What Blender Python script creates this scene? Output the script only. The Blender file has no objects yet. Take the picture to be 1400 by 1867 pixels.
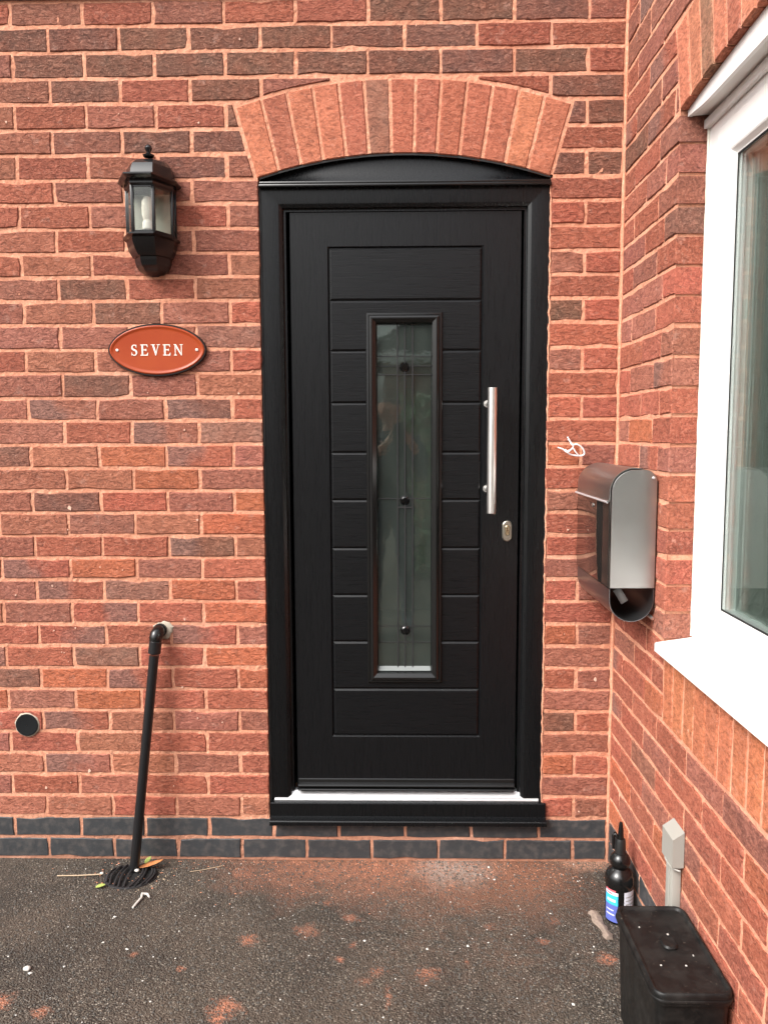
import bpy, bmesh, math, random
from mathutils import Vector, Matrix, noise
R = math.radians
random.seed(7)
sc = bpy.context.scene
C = sc.collection

# ------------------------------------------------------------------ camera, light, exposure
CAM = Vector((-0.70535, -2.58114, 1.44924))
yaw, pit, rol, fpx = -0.018446, -0.098219, -0.003862, 1449.557
fwd = Vector((math.sin(yaw) * math.cos(pit), math.cos(yaw) * math.cos(pit), math.sin(pit)))
rt = Vector((math.cos(yaw), -math.sin(yaw), 0))
up = rt.cross(fwd)
r_ = rt * math.cos(rol) + up * math.sin(rol)
u_ = -rt * math.sin(rol) + up * math.cos(rol)
cd = bpy.data.cameras.new("camera")
cd.sensor_fit = 'VERTICAL'; cd.sensor_height = 24; cd.sensor_width = 24
cd.lens = 24 * fpx / 1867
cd.clip_start = 0.005; cd.clip_end = 200
cam = bpy.data.objects.new("camera", cd); C.objects.link(cam)
cam.matrix_world = Matrix(((r_.x, u_.x, -fwd.x, CAM.x), (r_.y, u_.y, -fwd.y, CAM.y), (r_.z, u_.z, -fwd.z, CAM.z), (0, 0, 0, 1)))
sc.camera = cam

SUN_DIR = Vector((-0.66, -0.55, 0.80)).normalized()      # towards the sun
w = bpy.data.worlds.new("World"); sc.world = w; w.use_nodes = True
nt = w.node_tree; nt.nodes.clear()
sky = nt.nodes.new("ShaderNodeTexSky"); sky.sky_type = 'NISHITA'; sky.sun_disc = False
sky.sun_elevation = math.asin(SUN_DIR.z); sky.sun_rotation = math.atan2(SUN_DIR.x, SUN_DIR.y)
sky.dust_density = 6.0; sky.ozone_density = 1.0; sky.air_density = 1.0
hs = nt.nodes.new("ShaderNodeHueSaturation"); hs.inputs['Saturation'].default_value = 0.22
bg = nt.nodes.new("ShaderNodeBackground"); bg.inputs['Strength'].default_value = 0.15
wo = nt.nodes.new("ShaderNodeOutputWorld")
nt.links.new(sky.outputs[0], hs.inputs['Color']); tcw = nt.nodes.new('ShaderNodeTexCoord'); sxw = nt.nodes.new('ShaderNodeSeparateXYZ'); mrw = nt.nodes.new('ShaderNodeMapRange')   # even overcast: brighter overhead
mrw.inputs[1].default_value = 0; mrw.inputs[2].default_value = 1; mrw.inputs[3].default_value = .78; mrw.inputs[4].default_value = 2.1
vmw = nt.nodes.new('ShaderNodeVectorMath'); vmw.operation = 'SCALE'
nt.links.new(tcw.outputs['Generated'], sxw.inputs[0]); nt.links.new(sxw.outputs[2], mrw.inputs[0]); nt.links.new(hs.outputs[0], vmw.inputs[0]); nt.links.new(mrw.outputs[0], vmw.inputs['Scale'])
nt.links.new(vmw.outputs[0], bg.inputs[0]); nt.links.new(bg.outputs[0], wo.inputs[0])
sd = bpy.data.lights.new("sun", 'SUN'); sd.energy = 1.2; sd.angle = R(24); sd.color = (1.0, 0.95, 0.88)
so = bpy.data.objects.new("sun", sd); C.objects.link(so)
so.rotation_euler = SUN_DIR.to_track_quat('Z', 'Y').to_euler(); so.location = (-3, -5, 6)
sc.view_settings.view_transform = 'Standard'; sc.view_settings.look = 'None'
sc.view_settings.exposure = 0.56; sc.view_settings.gamma = 1.0; sc.view_settings.use_curve_mapping = False
sc.render.film_transparent = False

# ------------------------------------------------------------------ materials
def mat(name, col=(.5, .5, .5), rough=.5, metal=0.0, spec=.5):
    m = bpy.data.materials.new(name); m.use_nodes = True
    b = m.node_tree.nodes['Principled BSDF']
    b.inputs['Base Color'].default_value = (*col, 1); b.inputs['Roughness'].default_value = rough
    b.inputs['Metallic'].default_value = metal; b.inputs['Specular IOR Level'].default_value = spec
    return m
class N:
    """small node helper"""
    def __init__(s, m): s.t = m.node_tree; s.b = s.t.nodes['Principled BSDF']
    def n(s, ty, **k):
        o = s.t.nodes.new(ty)
        for a, v in k.items(): setattr(o, a, v)
        return o
    def l(s, a, b): s.t.links.new(a, b)
    def coord(s, kind='Object', scale=(1, 1, 1), rand=False):
        tc = s.n('ShaderNodeTexCoord'); mp = s.n('ShaderNodeMapping'); mp.inputs['Scale'].default_value = scale
        src = tc.outputs[kind]
        if rand:
            oi = s.n('ShaderNodeObjectInfo'); mu = s.n('ShaderNodeMath', operation='MULTIPLY'); mu.inputs[1].default_value = 37.0
            s.l(oi.outputs['Random'], mu.inputs[0])
            ad = s.n('ShaderNodeVectorMath', operation='ADD'); s.l(src, ad.inputs[0]); s.l(mu.outputs[0], ad.inputs[1]); src = ad.outputs[0]
        s.l(src, mp.inputs['Vector']); return mp.outputs[0]
    def noise(s, vec, scale, detail=4, rough=.55, dist=0.0):
        o = s.n('ShaderNodeTexNoise'); o.inputs['Scale'].default_value = scale; o.inputs['Detail'].default_value = detail
        o.inputs['Roughness'].default_value = rough; o.inputs['Distortion'].default_value = dist
        s.l(vec, o.inputs['Vector']); return o.outputs['Fac']
    def ramp(s, fac, lo, hi, a=0.0, b=1.0):
        o = s.n('ShaderNodeMapRange'); o.inputs[1].default_value = lo; o.inputs[2].default_value = hi
        o.inputs[3].default_value = a; o.inputs[4].default_value = b; s.l(fac, o.inputs[0]); return o.outputs[0]
    def math(s, op, a, b):
        o = s.n('ShaderNodeMath', operation=op)
        for i, v in enumerate((a, b)):
            if isinstance(v, (int, float)): o.inputs[i].default_value = v
            else: s.l(v, o.inputs[i])
        return o.outputs[0]
    def mix(s, fac, a, b, kind='MIX'):
        o = s.n('ShaderNodeMix', data_type='RGBA', blend_type=kind)
        for i, v in ((0, fac), (6, a), (7, b)):
            if isinstance(v, (int, float)): o.inputs[i].default_value = v
            elif isinstance(v, tuple): o.inputs[i].default_value = (*v, 1)
            else: s.l(v, o.inputs[i])
        return o.outputs[2]
    def bump(s, h, strength, dist, prev=None):
        o = s.n('ShaderNodeBump'); o.inputs['Strength'].default_value = strength; o.inputs['Distance'].default_value = dist
        s.l(h, o.inputs['Height'])
        if prev is not None: s.l(prev, o.inputs['Normal'])
        return o.outputs[0]
    def out(s, col=None, rough=None, normal=None):
        if col is not None: s.l(col, s.b.inputs['Base Color'])
        if rough is not None: s.l(rough, s.b.inputs['Roughness'])
        if normal is not None: s.l(normal, s.b.inputs['Normal'])

def brick_material(name, relief=1.0):
    m = mat(name, (.3, .1, .07), .88, 0, .25); k = N(m)
    oi = k.n('ShaderNodeObjectInfo')
    v = k.coord('Object', (1, 1, 1), True)
    vw = k.coord('Object', (.55, 1, 1), True)
    big = k.noise(v, 13, 4, .6); med = k.noise(vw, 105, 5, .66, .9); fine = k.noise(v, 420, 3, .6)
    spk = k.noise(v, 210, 2, .5)
    col = k.mix(k.ramp(big, .35, .65), oi.outputs['Color'], k.mix(.45, oi.outputs['Color'], (.30, .095, .055)))
    col = k.mix(k.ramp(k.noise(v, 27, 5, .65), .60, .74, 0, .42), col, (.60, .37, .29))
    # half-burnt bricks: alpha 0.6 burnt at one end, 0.3 at the other
    sx = k.n('ShaderNodeSeparateXYZ'); tc = k.n('ShaderNodeTexCoord'); k.l(tc.outputs['Object'], sx.inputs[0])
    sgn = k.math('SUBTRACT', k.math('MULTIPLY', k.math('GREATER_THAN', oi.outputs['Alpha'], .45), 2.0), 1.0)
    t = k.math('ADD', k.math('MULTIPLY', sx.outputs[0], sgn), k.math('MULTIPLY', k.math('SUBTRACT', big, .5), .22))
    burnt = k.math('MULTIPLY', k.ramp(t, .03, -.03), k.math('LESS_THAN', oi.outputs['Alpha'], .8))
    col = k.mix(k.math('MULTIPLY', burnt, .75), col, (.25, .135, .11))
    col = k.mix(k.ramp(med, .32, .56, .85, 0), col, k.mix(1.0, col, (.36, .34, .36), 'MULTIPLY'))
    col = k.mix(k.ramp(med, .54, .70, 0, .6), col, k.mix(.5, col, (.62, .30, .21)))
    col = k.mix(k.ramp(spk, .60, .72, 0, .42), col, (.50, .27, .20))
    col = k.mix(k.ramp(fine, .35, .5, .35, 0), col, (.06, .03, .025))
    n1 = k.bump(med, 1.0 * relief, .0085); n2 = k.bump(fine, .5 * relief, .002, n1)
    k.out(col, None, n2); return m
M_brick = brick_material("brick_rustic"); M_arch = brick_material("brick_smooth_rubbed", .45)
M_blue = mat("brick_blue", (.042, .043, .046), .55, 0, .4); k = N(M_blue); v = k.coord('Object', rand=True)
k.out(k.mix(k.ramp(k.noise(v, 40, 4), .45, .75), (.036, .038, .041), (.080, .072, .068)), k.ramp(k.noise(v, 25, 3), .3, .7, .42, .7), k.bump(k.noise(v, 220, 3), .35, .0015))
M_mortar = mat("mortar", (.66, .33, .2), .95, 0, .2); k = N(M_mortar); v = k.coord('Object')
a = k.noise(v, 6, 4); b = k.noise(v, 90, 4, .65); c = k.noise(v, 420, 3)
col = k.mix(k.ramp(a, .35, .7), (.60, .255, .155), (.72, .350, .225))
col = k.mix(k.ramp(b, .55, .72, 0, .7), col, (.86, .52, .36)); col = k.mix(k.ramp(b, .46, .30, 0, .75), col, (.34, .15, .10)); col = k.mix(k.ramp(c, .52, .36, 0, .5), col, (.36, .17, .11)); col = k.mix(k.ramp(c, .62, .72, 0, .5), col, (.80, .55, .42))
sxm = k.n('ShaderNodeSeparateXYZ'); k.l(v, sxm.inputs[0]); dirt = k.math('MULTIPLY', k.ramp(k.math('ADD', sxm.outputs[2], k.math('MULTIPLY', k.noise(v, 11, 4), .22)), .30, .12), .8)
col = k.mix(dirt, col, (.30, .15, .10)); col = k.mix(k.ramp(k.noise(v, 2.6, 5, .6), .55, .75, 0, .5), col, (.78, .46, .34))
k.out(col, None, k.bump(c, .5, .002, k.bump(b, .7, .005)))

M_door = mat("black_woodgrain_skin", (.005, .005, .005), .3, 0, .33); k = N(M_door)
v = k.coord('Object', (3.0, 3.0, 140)); g = k.noise(v, 3.0, 5, .65, .6)
k.out(k.mix(g, (.0026, .0029, .0035), (.0052, .0056, .0064)), k.ramp(g, .3, .7, .24, .36), k.bump(g, .45, .0012))
M_doorv = mat("black_woodgrain_skin_upright", (.005, .005, .005), .3, 0, .33); k = N(M_doorv)
v = k.coord('Object', (110, 3.0, 3.0)); g = k.noise(v, 3.0, 5, .65, .6)
k.out(k.mix(g, (.0026, .0029, .0035), (.0052, .0056, .0064)), k.ramp(g, .3, .7, .24, .36), k.bump(g, .35, .001))
M_frame = mat("black_foiled_frame", (.003, .0034, .004), .3, 0, .36); k = N(M_frame); v = k.coord('Object', (60, 60, 3))
k.out(None, k.ramp(k.noise(v, 3, 4), .3, .7, .24, .34), k.bump(k.noise(v, 4, 4), .2, .0008))
M_blackgloss = mat("black_gloss_plastic", (.006, .006, .006), .20, 0, .5)
M_gasket = mat("black_rubber_gasket", (.008, .008, .008), .7)
M_alu = mat("aluminium_threshold", (.74, .74, .75), .34, .6)
M_steel = mat("brushed_stainless", (.80, .78, .75), .36, 1.0); k = N(M_steel); v = k.coord('Object', (400, 400, 6))
k.out(None, k.ramp(k.noise(v, 1, 3), .3, .7, .30, .42))
M_mailsteel = mat("mailbox_stainless", (.40, .385, .365), .30, 1.0); k = N(M_mailsteel); v = k.coord('Object', (6, 6, 6))
k.out(k.mix(k.noise(v, 1.5, 3), (.39, .39, .38), (.44, .44, .43)), k.ramp(k.noise(v, 3, 3), .2, .8, .33, .38))
M_maildark = mat("mailbox_smoked_front", (.075, .062, .055), .06, .75, .8)
M_nickel = mat("lock_nickel", (.46, .44, .37), .35, 1.0)
M_white = mat("white_upvc", (.82, .81, .79), .28, 0, .5); k = N(M_white); v = k.coord('Object'); g = k.noise(v, 9, 4)
k.out(k.mix(k.ramp(g, .5, .8, 0, .35), (.83, .82, .80), (.74, .71, .66)))
M_seal = mat("grey_sealant", (.40, .35, .28), .9)
M_grey = mat("grey_pvc_trunking", (.30, .29, .26), .5)
M_binm = mat("black_bin_plastic", (.008, .008, .008), .48, 0, .3); k = N(M_binm); v = k.coord('Object')
g = k.noise(v, 22, 5, .6); sp = k.noise(v, 150, 2)
k.out(k.mix(k.ramp(sp, .70, .76, 0, .7), k.mix(k.ramp(g, .45, .75), (.006, .006, .006), (.020, .018, .016)), (.16, .13, .10)), k.ramp(g, .35, .65, .36, .62), k.bump(k.noise(v, 260, 2), .12, .001))
M_pipe = mat("black_waste_pipe", (.010, .010, .011), .30, 0, .5)
M_lant = mat("black_lantern_paint", (.010, .010, .011), .22, 0, .5)
M_bulb = mat("opal_bulb", (.88, .86, .80), .3)
M_back = mat("lantern_backplate", (.42, .44, .40), .6)
M_sign = mat("terracotta_enamel", (.36, .06, .025), .22, 0, .3); k = N(M_sign); v = k.coord('Object')
k.out(k.mix(k.noise(v, 9, 2), (.27, .032, .012), (.37, .068, .016)))
M_letter = mat("cream_letter_paint", (.83, .80, .72), .5)
M_topstrip = mat("dark_top_strip", (.06, .055, .06), .6)
M_wire = mat("white_cable", (.8, .76, .76), .45)
M_leaf = mat("dry_leaf", (.52, .20, .07), .6); M_gleaf = mat("green_leaf", (.30, .36, .09), .6); M_twig = mat("pale_twig", (.40, .30, .20), .8)
M_chip = mat("white_chips", (.55, .53, .49), .7)
M_rub = mat('grey_mortar', (.26, .19, .15), .95); kk_ = N(M_rub); vv_ = kk_.coord('Object'); kk_.out(kk_.mix(kk_.noise(vv_, 90, 4), (.13, .095, .075), (.33, .25, .20)), None, kk_.bump(kk_.noise(vv_, 120, 4), .8, .004))
M_crumb = mat("mortar_crumbs", (.50, .22, .13), .95)
M_iron = mat("gully_iron", (.035, .034, .036), .5, .3)
M_dark = mat("dark_recess", (.006, .006, .006), .8)
M_blue_l = mat("label_blue", (.02, .22, .62), .35); M_white_l = mat("label_white", (.70, .70, .78), .4)
M_red_l = mat("label_red", (.60, .12, .14), .4); M_navy_l = mat("label_navy", (.10, .13, .42), .4); M_sky_l = mat("label_sky", (.05, .45, .78), .35)
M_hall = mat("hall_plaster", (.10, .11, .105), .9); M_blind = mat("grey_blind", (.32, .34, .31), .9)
k = N(M_blind); v = k.coord('Object', (1, 1, 1)); k.out(k.mix(k.ramp(k.noise(v, 2.2, 3), .3, .7), (.17, .172, .155), (.225, .225, .205)))
M_came = mat("lead_came", (.010, .010, .011), .75); M_jewel = mat("black_glass_jewel", (.004, .004, .004), .05, 0, .8)
M_beadmat = mat("bevel_edge_glass", (.22, .24, .235), .25, .1)

def glass_mat(name, tint=(.9, .93, .92), rough=0.0, wav=0.0, scale=20, ior=1.52, obscure=0.0):
    m = mat(name, tint, rough, 0, .5); k = N(m)
    tr = k.n('ShaderNodeBsdfTransparent'); tr.inputs[0].default_value = (*tint, 1); gs = k.n('ShaderNodeBsdfGlossy'); gs.inputs['Roughness'].default_value = rough
    gs.inputs['Color'].default_value = (.97, 1, .98, 1); fr = k.n('ShaderNodeFresnel'); ge = k.n('ShaderNodeNewGeometry'); k.l(k.ramp(ge.outputs['Backfacing'], 0, 1, ior, 1 / ior), fr.inputs[0]); mx = k.n('ShaderNodeMixShader')
    k.l(fr.outputs[0], mx.inputs[0]); k.l(tr.outputs[0], mx.inputs[1]); k.l(gs.outputs[0], mx.inputs[2])
    if obscure:
        df = k.n('ShaderNodeBsdfDiffuse'); df.inputs[0].default_value = (.46, .54, .49, 1); m2_ = k.n('ShaderNodeMixShader'); v = k.coord('Object', (1, 1, .35))
        k.l(k.ramp(k.noise(v, 14, 4, .6), .3, .7, obscure * .6, obscure * 1.4), m2_.inputs[0]); k.l(tr.outputs[0], m2_.inputs[1]); k.l(df.outputs[0], m2_.inputs[2]); k.l(m2_.outputs[0], mx.inputs[1])
    k.l(mx.outputs[0], k.t.nodes['Material Output'].inputs['Surface'])
    if wav:
        v = k.coord('Object'); b_ = k.bump(k.noise(v, scale, 2), wav, .004); k.l(b_, gs.inputs['Normal'])
    return m
M_glass = glass_mat("window_glass"); M_dglass = glass_mat("door_glass", (.84, .90, .87), .028, .05, 26, 1.65, .030)
M_lglass = glass_mat("lantern_glass", (.95, .95, .92), .02)

# tarmac
M_tar = mat("tarmac", (.06, .055, .05), .9, 0, .3); k = N(M_tar); v = k.coord('Object')
vo = k.n('ShaderNodeTexVoronoi'); vo.inputs['Scale'].default_value = 215; k.l(v, vo.inputs['Vector'])
sepc = k.n('ShaderNodeSeparateColor'); k.l(vo.outputs['Color'], sepc.inputs[0]); cell = sepc.outputs[0]
col = k.mix(k.ramp(cell, 0, 1), (.030, .024, .019), (.145, .116, .090))
col = k.mix(k.ramp(cell, .90, .95, 0, .8), col, (.36, .32, .27))
col = k.mix(k.ramp(vo.outputs['Distance'], .35, .75, 0, .75), col, (.018, .016, .014))
big = k.noise(v, 3.2, 4, .6); col = k.mix(k.ramp(big, .35, .7, 0, .5), col, (.125, .092, .068))
damp = k.noise(v, 2.2, 3); col = k.mix(k.ramp(damp, .46, .66, 0, .6), col, (.022, .019, .017))
sx = k.n('ShaderNodeSeparateXYZ'); k.l(v, sx.inputs[0]); X, Yc = sx.outputs[0], sx.outputs[1]
def blob(cx, cy, rx, ry, edge=.6, ns=9, amp=1.1):
    dx = k.math('DIVIDE', k.math('SUBTRACT', X, cx), rx); dy = k.math('DIVIDE', k.math('SUBTRACT', Yc, cy), ry)
    d = k.math('SQRT', k.math('ADD', k.math('MULTIPLY', dx, dx), k.math('MULTIPLY', dy, dy)), 0)
    d = k.math('ADD', d, k.math('MULTIPLY', k.math('SUBTRACT', k.noise(v, ns, 5, .65), .5), amp))
    return k.ramp(d, 1.0, 1.0 - edge, 0, 1)
dust = k.math('MULTIPLY', blob(-.76, .02, .66, .36, .8, 5, 1.2), k.ramp(k.noise(v, 38, 5, .75), .26, .52))
col = k.mix(k.math('MULTIPLY', dust, 1.0), col, (.30, .125, .075))
d2 = k.math('MULTIPLY', blob(-.33, -.10, .30, .28, .8, 6, 1.3), k.ramp(k.noise(v, 45, 5, .75), .28, .58))
col = k.mix(k.math('MULTIPLY', d2, .9), col, (.24, .105, .062))
d4 = k.math('MULTIPLY', blob(-.50, -.42, .50, .36, .9, 5, 1.6), k.ramp(k.noise(v, 26, 5, .75), .42, .66))
col = k.mix(k.math('MULTIPLY', d4, .45), col, (.17, .085, .055))
d3 = k.math('MULTIPLY', blob(-.52, -.05, .17, .15, .8, 9, 1.4), k.ramp(k.noise(v, 70, 4, .75), .32, .58))
col = k.mix(k.math('MULTIPLY', d3, .95), col, (.34, .275, .235))
d5 = k.math('MULTIPLY', blob(-.07, .0, .13, .07, .6, 14), k.ramp(k.noise(v, 120, 3, .7), .35, .6))
col = k.mix(k.math('MULTIPLY', d5, .9), col, (.46, .25, .17))
for (cx, cy, rx, ry, s_) in ((-1.136, -.434, .045, .022, .8), (-1.148, -.708, .07, .028, .95), (-.870, -.515, .022, .018, .8), (-.850, -.327, .035, .03, .7), (-.84, -.45, .02, .03, .6), (-.762, -.559, .035, .022, .7), (-.629, -.568, .05, .022, .75), (-.735, -.66, .014, .07, .6), (-1.61, -.724, .035, .014, .9), (-1.735, -.69, .06, .022, .9), (-.975, -.39, .06, .03, .6), (-1.30, -.56, .02, .016, .7), (-1.45, -.50, .02, .012, .6), (-.52, -.52, .012, .02, .6), (-1.22, -.08, .06, .012, .6), (-.13, -.50, .045, .025, .8), (-.30, -.43, .03, .014, .6), (-.24, -.33, .03, .03, .4), (-1.16, -.75, .03, .015, .9), (-.80, -.60, .03, .02, .4), (-.93, -.25, .03, .02, .4), (-.44, -.36, .03, .02, .4)):
    bb = k.math('MULTIPLY', blob(cx, cy, rx * .78, max(ry, rx) * .70, .9, 30, 2.8), k.ramp(k.noise(v, 110, 4, .75), .36, .56))
    col = k.mix(k.math('MULTIPLY', bb, s_), col, (.46, .18, .105))
h = k.math('SUBTRACT', 1.0, vo.outputs['Distance'])
k.out(col, k.ramp(cell, 0, 1, .6, .95), k.bump(k.noise(v, 300, 3), .6, .003, k.bump(h, 1.0, .005)))
M_hedge = mat("hedge_leaf", (.13, .22, .09), .6)
M_housebrick = mat("far_brick", (.28, .10, .06), .9); k = N(M_housebrick); v = k.coord('Object', (1, 1, 1))
bt = k.n('ShaderNodeTexBrick'); bt.inputs['Scale'].default_value = 4.4; bt.inputs['Color1'].default_value = (.28, .10, .065, 1); bt.inputs['Color2'].default_value = (.2, .085, .06, 1)
bt.inputs['Mortar'].default_value = (.5, .35, .25, 1); rotn = k.n('ShaderNodeMapping'); rotn.inputs['Rotation'].default_value = (R(90), 0, 0); k.l(v, rotn.inputs[0]); k.l(rotn.outputs[0], bt.inputs['Vector']); k.out(bt.outputs['Color'])
M_roof = mat("grey_roof_tile", (.09, .085, .08), .85)
M_cloth = mat("dark_jacket", (.03, .035, .045), .85); M_jeans = mat("blue_jeans", (.05, .07, .12), .9); M_skin = mat("skin", (.55, .32, .24), .55); M_hair = mat("brown_hair", (.05, .03, .02), .7)

U_ = random.uniform
# ------------------------------------------------------------------ object helpers
def thing(name, label, cat, loc=(0, 0, 0), group=None):
    o = bpy.data.objects.new(name, None); C.objects.link(o); o.location = loc; o.empty_display_size = .05
    o['label'] = label; o['category'] = cat
    if group: o['group'] = group
    return o
def tag(o, label, cat, group=None):
    o['label'] = label; o['category'] = cat
    if group: o['group'] = group
    return o
def wloc(p):
    v = Vector((0, 0, 0))
    while p: v += p.location; p = p.parent
    return v
def raw(name, vs, fs, mats, parent=None, smooth=False, fm=None, label=None, origin=None):
    """verts given in world space; the object sits at its parent's origin (or ORIGIN)"""
    off = wloc(parent) if parent else (Vector(origin) if origin else Vector((0, 0, 0)))
    me = bpy.data.meshes.new(name); me.from_pydata([tuple(Vector(v_) - off) for v_ in vs], [], fs)
    for m_ in (mats if isinstance(mats, (list, tuple)) else [mats]): me.materials.append(m_)
    if fm: 
        for p_, i in zip(me.polygons, fm): p_.material_index = i
    if smooth: me.polygons.foreach_set('use_smooth', [True] * len(me.polygons))
    me.update()
    o = bpy.data.objects.new(name, me); C.objects.link(o)
    if parent: o.parent = parent
    elif origin: o.location = origin
    if label: o['label'] = label
    return o
def fin(o, ang=35):
    """smooth shading with sharp edges kept"""
    me = o.data; bm = bmesh.new(); bm.from_mesh(me); bmesh.ops.recalc_face_normals(bm, faces=bm.faces)
    for f in bm.faces: f.smooth = True
    for e in bm.edges: e.smooth = not (len(e.link_faces) == 2 and e.calc_face_angle(0) > R(ang))
    bm.to_mesh(me); bm.free(); return o
class MB:
    def __init__(s): s.v = []; s.f = []
    def add(s, vs, fs): n = len(s.v); s.v += [tuple(q) for q in vs]; s.f += [tuple(i + n for i in f) for f in fs]; return s
    def box(s, x0, x1, y0, y1, z0, z1, bev=0.0, M=None, seg=2):
        bm = bmesh.new(); bmesh.ops.create_cube(bm, size=1)
        for v_ in bm.verts: v_.co = Vector(((x0 + x1) / 2 + v_.co.x * (x1 - x0), (y0 + y1) / 2 + v_.co.y * (y1 - y0), (z0 + z1) / 2 + v_.co.z * (z1 - z0)))
        if bev: bmesh.ops.bevel(bm, geom=list(bm.edges), offset=bev, segments=seg, affect='EDGES', profile=.5)
        if M: bmesh.ops.transform(bm, matrix=M, verts=bm.verts)
        bm.verts.index_update(); s.add([v_.co.copy() for v_ in bm.verts], [[v_.index for v_ in f.verts] for f in bm.faces]); bm.free(); return s
    def tube(s, pts, rad, n=12, cap=True):
        pts = [Vector(p) for p in pts]; base = len(s.v); prev = None; rings = []
        for i, p in enumerate(pts):
            t = (pts[min(i + 1, len(pts) - 1)] - pts[max(i - 1, 0)]).normalized()
            if prev is None: a_ = t.orthogonal().normalized()
            else: a_ = (prev - t * prev.dot(t)).normalized()
            prev = a_; b_ = t.cross(a_); rr = rad[i] if isinstance(rad, (list, tuple)) else rad
            rings.append([p + (a_ * math.cos(2 * math.pi * j / n) + b_ * math.sin(2 * math.pi * j / n)) * rr for j in range(n)])
        vs = [q for r0 in rings for q in r0]; fs = []
        for i in range(len(pts) - 1):
            for j in range(n): fs.append((i * n + j, i * n + (j + 1) % n, (i + 1) * n + (j + 1) % n, (i + 1) * n + j))
        if cap: fs.append(tuple(range(n))[::-1]); fs.append(tuple((len(pts) - 1) * n + j for j in range(n)))
        return s.add(vs, fs)
    def lathe(s, prof, cx=0, cy=0, n=32, sx=1, sy=1):
        vs = [(cx + r0 * sx * math.cos(2 * math.pi * j / n), cy + r0 * sy * math.sin(2 * math.pi * j / n), z) for r0, z in prof for j in range(n)]
        fs = [(i * n + j, i * n + (j + 1) % n, (i + 1) * n + (j + 1) % n, (i + 1) * n + j) for i in range(len(prof) - 1) for j in range(n)]
        fs += [tuple(range(n))[::-1], tuple((len(prof) - 1) * n + j for j in range(n))]
        return s.add(vs, fs)
    def loops(s, ls, capa=False, capb=False, closed=True):
        n = len(ls[0]); vs = [q for l in ls for q in l]; fs = []
        for i in range(len(ls) - 1):
            for j in range(n if closed else n - 1): fs.append((i * n + j, i * n + (j + 1) % n, (i + 1) * n + (j + 1) % n, (i + 1) * n + j))
        if capa: fs.append(tuple(range(n))[::-1])
        if capb: fs.append(tuple((len(ls) - 1) * n + j for j in range(n)))
        return s.add(vs, fs)
    def go(s, name, m, parent=None, ang=35, label=None, origin=None):
        return fin(raw(name, s.v, s.f, m, parent, label=label, origin=origin), ang)

# mapping from wall coordinates (s along, d into wall, z) to world
FRONT = lambda s_, d, z: (s_, d, z)
SIDE = lambda s_, d, z: (d, -s_, z)
def rect(mp, a0, a1, z0, z1, d): return [mp(a0, d, z0), mp(a1, d, z0), mp(a1, d, z1), mp(a0, d, z1)]
def offset_poly(pts, e):
    """inset a counter-clockwise polygon by e with mitred corners"""
    n = len(pts); out = []
    for i in range(n):
        p0, p1, p2 = Vector(pts[i - 1]), Vector(pts[i]), Vector(pts[(i + 1) % n])
        d1, d2 = (p1 - p0), (p2 - p1)
        d1 = d1.normalized() if d1.length > 1e-7 else Vector((1, 0)); d2 = d2.normalized() if d2.length > 1e-7 else d1
        n1, n2 = Vector((-d1.y, d1.x)), Vector((-d2.y, d2.x)); b_ = n1 + n2; q = max(b_.length_squared, .35)
        out.append(tuple(p1 + b_ * (2 * e / q)))
    return out
def plate(mb, mp, poly, d0, d1, inset=.003, drop=.003):
    """a polygon (ccw in s,z) extruded from depth d0 (front) to d1 with a bevelled front edge"""
    n = len(poly); inn = offset_poly(poly, inset)
    mb.loops([[mp(a_, d1, z_) for a_, z_ in poly], [mp(a_, d0 + drop, z_) for a_, z_ in poly], [mp(a_, d0, z_) for a_, z_ in inn]], capb=True)
    return mb

# ------------------------------------------------------------------ bricks
ZK = [0.003, .079, .153, .229, .304, .378, .453, .526, .600, .673, .748, .823, .8985, .973, 1.045, 1.118, 1.194, 1.266, 1.3405, 1.4165, 1.4935, 1.568, 1.646, 1.722, 1.799, 1.8745, 1.949, 2.0225, 2.098, 2.174, 2.248, 2.325, 2.4006, 2.478, 2.554, 2.632, 2.708, 2.784, 2.859, 2.934, 3.009]
JN = [-.004, -.2335, -.461, -.685, -.910, -1.130, -1.352, -1.570, -1.791, -2.02, -2.245, -2.47, -2.695, -2.92, -3.145, -3.37]
def J(x):
    i = int(math.floor(x)); f_ = x - i; return JN[i] * (1 - f_) + JN[min(i + 1, len(JN) - 1)] * f_
COL = {'D': (.178, .088, .067), 'P': (.295, .115, .087), 'R': (.355, .106, .071), 'T': (.345, .134, .088), 'O': (.42, .130, .068), 'B': (1, 1, 1), 'G': (.265, .130, .104), 'A': (.56, .20, .11), 'E': (.47, .145, .085), 'F': (.30, .15, .095)}
def jit(c, a_=.12):
    f_ = 1 + random.uniform(-a_, a_); return tuple(min(1, x * f_ * (1 + random.uniform(-.05, .05))) for x in c)
def colour(code, lift=1.0):
    """letter for the firing colour; lower case: burnt at the left, with ! burnt at the right"""
    a_ = 1.0
    if code[0].islower(): a_ = .3 if len(code) > 1 else .6
    return (*[c_ * lift for c_ in jit(COL[code[0].upper()])], a_)
def brick_outline(w_, h_, amp=.0019):
    pts = []
    nx = 4 if w_ > .15 else 2
    for i in range(nx): pts.append((-w_ / 2 + w_ * i / nx, -h_ / 2))
    pts.append((w_ / 2, -h_ / 2)); pts.append((w_ / 2, 0))
    for i in range(nx): pts.append((w_ / 2 - w_ * i / nx, h_ / 2))
    pts.append((-w_ / 2, h_ / 2)); pts.append((-w_ / 2, 0))
    out = [[x + random.uniform(-amp, amp), z + random.uniform(-amp, amp)] for x, z in pts]
    if amp > .001 and random.random() < .5:
        q = random.choice(out); q[0] *= .965; q[1] *= .84
    return [tuple(q) for q in out]
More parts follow.
